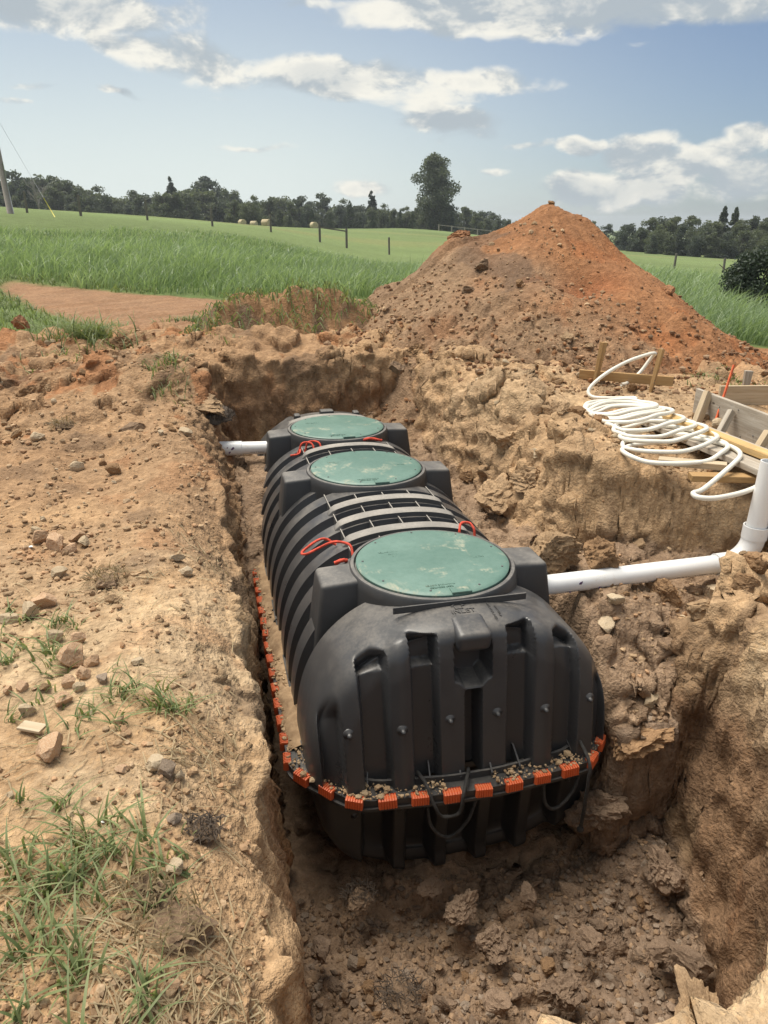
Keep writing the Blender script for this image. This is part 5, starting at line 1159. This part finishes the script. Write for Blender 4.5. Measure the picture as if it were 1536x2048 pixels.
for (px, py, d, lab, a) in ((485, 454, 150, 'leftmost round hay bale in the far field', .4), (508, 452, 160, 'second round hay bale from the left', 1.), (534, 451, 165, 'hindmost round hay bale, third from the left', .2), (533, 463, 130, 'nearest round hay bale in front of the third', .9), (628, 458, 145, 'round hay bale standing alone right of the others', .3)):
    a_, e_ = pix_dir(px, py); bale(d*math.sin(R(a_)), d*math.cos(R(a_)), lab, a)

# ================================================================== TREES
def leaf_cloud(lobes, n, size, rg, droop=0.):
    """leaf quads on the shells of lobes; lobes (cx,cy,cz,rx,rz)"""
    L = np.array(lobes); w = L[:, 3]**2; idx = rg.choice(len(L), n, p=w/w.sum()); d = rg.normal(0, 1, (n, 3)); d /= np.linalg.norm(d, axis=1)[:, None]
    rad = rg.random(n)**.38*(1+.10*rg.normal(0, 1, n)); P = np.stack([L[idx, 0]+d[:, 0]*L[idx, 3]*rad, L[idx, 1]+d[:, 1]*L[idx, 3]*rad, L[idx, 2]+d[:, 2]*L[idx, 4]*rad], 1)
    q = rg.normal(0, 1, (n, 3)); u = np.cross(q, d+.3*rg.normal(0, 1, (n, 3))); u /= np.linalg.norm(u, axis=1)[:, None]; v = np.cross(u, q); v /= np.linalg.norm(v, axis=1)[:, None]
    s_ = size*rg.uniform(.6, 1.4, n)[:, None]; V = np.stack([P-u*s_*.5, P+v*s_*.32, P+u*s_*.55, P-v*s_*.32], 1).reshape(-1, 3); F = (np.arange(n)*4)[:, None]+np.array([[0, 1, 2, 3]])
    lob = rg.random(len(L)); c = np.clip(.15+.5*lob[idx]+.35*rg.random(n), 0, 1); return V, F, np.repeat(c, 4)
def limb_np(paths, seg=6):
    Vs = []; Fs = []; b = 0
    for pth, r0, r1 in paths:
        n = len(pth); V, F = tube_np(pth, list(np.linspace(r0, r1, n)), seg, cap=False); Vs.append(V); Fs.append(F[0]+b); b += len(V)
    return np.concatenate(Vs), np.concatenate(Fs)
def deciduous(seed, h, w, nleaf, size, bare=.22, style='round'):
    rg = np.random.default_rng(seed); lobes = []; paths = [([Vector((0, 0, -.3)), Vector((rg.normal(0, .1), 0, h*.35)), Vector((rg.normal(0, .2), rg.normal(0, .2), h*.8))], h*.022, h*.006)]
    nl = (44 if h > 15 else 34) if style == 'round' else 36
    for i in range(nl):
        t = rg.random(); zc = h*(bare+(1-bare)*t*.93); 
        if style == 'round': env = math.sqrt(max(.05, 1-((t-.42)/.62)**2))
        else: env = max(.18, 1-.85*t**1.3)*(1 if t > .12 else .7)
        a = rg.random()*6.28; rr = w*.5*env*rg.uniform(.25, .92); lr = w*rg.uniform(.15, .26)*(.55+.45*env)
        c = (rr*math.cos(a), rr*math.sin(a), zc); lobes.append((c[0], c[1], c[2], lr, lr*rg.uniform(.6, .85)))
        paths.append(([Vector((0, 0, zc*.72)), Vector((c[0]*.55, c[1]*.55, zc*.9)), Vector(c)], h*.006, h*.0015))
    if h < 15:
        for i in range(9):
            a = rg.random()*6.28; lobes.append((w*.33*math.cos(a), w*.33*math.sin(a), h*rg.uniform(.03, .14), w*.2, w*.16))
    V, F, c = leaf_cloud(lobes, nleaf, size, rg); me = mesh_np('crown', V, F, False, M['leaf']); set_col(me, np.repeat(c[:, None], 3, 1))
    TV, TF = limb_np(paths); return me, mesh_np('trunk', TV, TF, True, M['bark'])
def conifer(seed, h, w, nleaf, size):
    rg = np.random.default_rng(seed); lobes = []
    for i in range(60):
        t = rg.random()**.8; a = rg.random()*6.28; env = (1-t)**.8*(.9+.2*rg.random())+.05; rr = w*.5*env*rg.uniform(.35, .9); lobes.append((rr*math.cos(a), rr*math.sin(a), h*(.05+.9*t), w*.13*(.4+env), w*.10))
    V, F, c = leaf_cloud(lobes, nleaf, size, rg); me = mesh_np('crown', V, F, False, M['cedar']); set_col(me, np.repeat(c[:, None], 3, 1)); TV, TF = limb_np([([Vector((0, 0, -.3)), Vector((0, 0, h*.95))], h*.02, h*.004)]); return me, mesh_np('trunk', TV, TF, True, M['bark'])
KINDS = [deciduous(20+i, 13, (9, 8, 10.5, 8.5, 9.5)[i], 6000, .62, -.04, 'round' if i != 3 else 'spire') for i in range(5)]
CED = [conifer(40+i, 6, 3.2, 3000, .26) for i in range(2)]
PINE = [conifer(44+i, 14, 6.5, 5000, .6) for i in range(2)]
def tree(kind, x, y, s, lab, grp, cat='tree', name='tree', sz=1., zoff=0.):
    z = zat(x, y)+zoff; e = empty(name, (x, y, z), lab, cat, grp); rz_ = random.uniform(0, 6.28); cr, tr = kind
    for nm, me in (('trunk', tr), ('crown', cr)):
        o = bpy.data.objects.new(nm, me); COL.objects.link(o); o.parent = e; o.scale = (s, s, s*sz); o.rotation_euler = (0, 0, rz_)
def at_px(px, d):
    a, e = pix_dir(px, 450); return d*math.sin(R(a)), d*math.cos(R(a))
rn = random.Random(77)
# crest line of the wood in the photograph: (px, top py)
TOPX = [-40, 0, 60, 120, 190, 250, 330, 420, 470, 530, 600, 660, 720, 790, 850, 930, 1000, 1060]; TOPY = [350, 350, 345, 350, 362, 376, 370, 362, 372, 382, 385, 396, 398, 402, 410, 408, 424, 440]
def crest(px): return float(np.interp(px, TOPX, TOPY))
for row, (d0, lab, grp) in enumerate(((235, 'dark tree in the back row of the long wood on the skyline', 'back row of the far wood'), (205, 'dark tree in the front row of the long wood on the skyline', 'front row of the far wood'))):
    px = -60
    while px < 1075:
        d = d0+rn.uniform(-10, 12); x, y = at_px(px, d); a, e = pix_dir(px, crest(px)+rn.uniform(-14, 22)+(16 if row else 0)); topz = CZ+d*math.tan(R(e)); z = zat(x, y); h = max(5.5, topz-z)
        k = rn.choice(KINDS+(PINE if rn.random() < .25 else [])); s_ = min(h/12.3, 1.25); tree(k, x, y, s_, lab, grp, sz=h/12.3/s_, zoff=-.6)
        px += rn.uniform(15, 25)
# a few paler, nearer trees before the wood
for (px, top, d, k, lab) in ((470, 395, 180, 0, 'pale green tree at the near edge of the long wood'), (505, 388, 178, 2, 'broad drooping tree at the near edge of the long wood'), (180, 405, 180, 3, 'small pointed pale tree before the wood at left'), (155, 400, 185, 1, 'yellowish tree before the wood near the bare tree'), (330, 372, 195, 4, 'rounded tree standing out at the middle of the wood')):
    x, y = at_px(px, d); a, e = pix_dir(px, top); h = max(3, CZ+d*math.tan(R(e))-zat(x, y)); tree(KINDS[k], x, y, min(1.0, h/13.5), lab, 'trees at the edge of the wood', sz=h/13.5/min(1.0, h/13.5))
for i, px in enumerate((560, 580, 605, 625, 660, 690, 720, 745, 775, 800, 825, 860, 905)):
    d = 185+rn.uniform(-6, 6); x, y = at_px(px, d); tree(rn.choice(CED), x, y, rn.uniform(.45, .72), 'small rounded cedar in the row along the far edge of the pasture', 'cedars along the pasture edge')
# lone tall tree
LONE = deciduous(61, 17.0, 10.8, 22000, .42, .08, 'round'); x, y = at_px(870, 192); tree(LONE, x, y, 1., 'lone tall tree rising above the skyline left of the dirt pile', None)
# right hand wood
for (px, top, d, k) in ((1215, 446, 225, 0), (1185, 440, 240, 1), (1245, 452, 190, 2), (1262, 440, 180, 4), (1285, 452, 160, 1), (1300, 432, 175, 0), (1320, 448, 155, 2), (1335, 424, 180, 4), (1350, 430, 176, 1), (1365, 440, 150, 3), (1385, 428, 176, 0), (1400, 436, 165, 2), (1445, 418, 172, 'p'), (1425, 432, 168, 4), (1468, 420, 170, 'p'), (1485, 436, 165, 1), (1510, 424, 172, 3), (1535, 432, 165, 0), (1560, 425, 170, 2), (1590, 430, 165, 1), (1490, 452, 150, 4), (1525, 460, 148, 2), (1345, 470, 148, 1), (1310, 468, 150, 0), (1270, 470, 158, 2), (1400, 465, 148, 4), (1430, 462, 148, 1), (1460, 460, 148, 0)):
    x, y = at_px(px, d); a, e = pix_dir(px, top); h = max(3, CZ+d*math.tan(R(e))-zat(x, y)); kk = PINE[0] if k == 'p' else KINDS[k]; s_ = min(1.0, h/13.)
    tree(kk, x, y, s_, 'tall layered pine standing above the wood at right' if k == 'p' else 'dark tree of the nearer wood right of the dirt pile', 'wood at the right', sz=h/13./s_)
# bare grey tree
def bare_tree():
    rg = random.Random(5); paths = []
    def grow(p, d, l, r, lev):
        q = p+d*l; m_ = p+d*l*.5+Vector((rg.gauss(0, .05), rg.gauss(0, .05), 0))*l; paths.append(([p, m_, q], r, r*.6))
        if lev == 0: return
        for i in range(4 if lev > 1 else 3): grow(p+d*l*rg.uniform(.45, 1.), (d+Vector((rg.gauss(0, .55), rg.gauss(0, .55), rg.uniform(-.05, .35)))).normalized(), l*rg.uniform(.5, .7), r*.55, lev-1)
    grow(Vector((0, 0, 0)), Vector((0, 0, 1)), 4.2, .22, 4); V, F = limb_np(paths, 4); return mesh_np('branches', V, F, True, M['deadwood'])
x, y = at_px(85, 172); e = empty('bare_tree', (x, y, zat(x, y)), 'leafless grey tree in front of the wood at left', 'tree'); o = bpy.data.objects.new('branches', bare_tree()); COL.objects.link(o); o.parent = e
# round bush at the right edge
def bush():
    rg = np.random.default_rng(9); lobes = []
    for i in range(60):
        a = rg.random()*6.28; t = rg.random(); rr = 1.0*math.sqrt(max(.03, 1-((t-.35)/.72)**2))*rg.uniform(.2, .9); lobes.append((rr*math.cos(a), rr*math.sin(a), .15+1.9*t, .30, .30))
    V, F, c = leaf_cloud(lobes, 16000, .075, rg); me = mesh_np('foliage', V, F, False, M['cedar']); set_col(me, np.repeat(c[:, None], 3, 1)); st = limb_np([([Vector((0, 0, -.2)), Vector((rg.normal(0, .1), rg.normal(0, .1), .8)), Vector((rg.normal(0, .4), rg.normal(0, .4), 1.7))], .05, .012) for _ in range(5)])
    x, y = 13.95, 17.2; e = empty('round_bush', (x, y, zat(x, y)-.25), 'dense dark green bush at the right edge of the field', 'bush')
    for nm, m_ in (('stem', mesh_np('stem', *st, True, M['bark'])), ('foliage', me)):
        o = bpy.data.objects.new(nm, m_); COL.objects.link(o); o.parent = e; o.scale = (.95, .95, .80)
bush()

# ================================================================== AIR
def haze(density):
    m = bpy.data.materials.new('haze_air'); m.use_nodes = True; t = NT(m.node_tree); t.n.clear(); out = t.add('ShaderNodeOutputMaterial'); v = t.add('ShaderNodeVolumePrincipled')
    v.inputs['Color'].default_value = (.86, .92, 1, 1); v.inputs['Density'].default_value = density; v.inputs['Anisotropy'].default_value = .2; t.link(v.outputs[0], out.inputs['Volume'])
    x0, x1, y0, y1, z0, z1 = -2100, 2100, -2100, 2100, -18, 24
    V = np.array([(x, y, z) for x in (x0, x1) for y in (y0, y1) for z in (z0, z1)], float); F = np.array([(0, 1, 3, 2), (4, 6, 7, 5), (0, 4, 5, 1), (2, 3, 7, 6), (0, 2, 6, 4), (1, 5, 7, 3)])
    link('haze', mesh_np('haze', V, F, False, m), label='thin summer haze over the fields', kind='stuff')
haze(.00035)
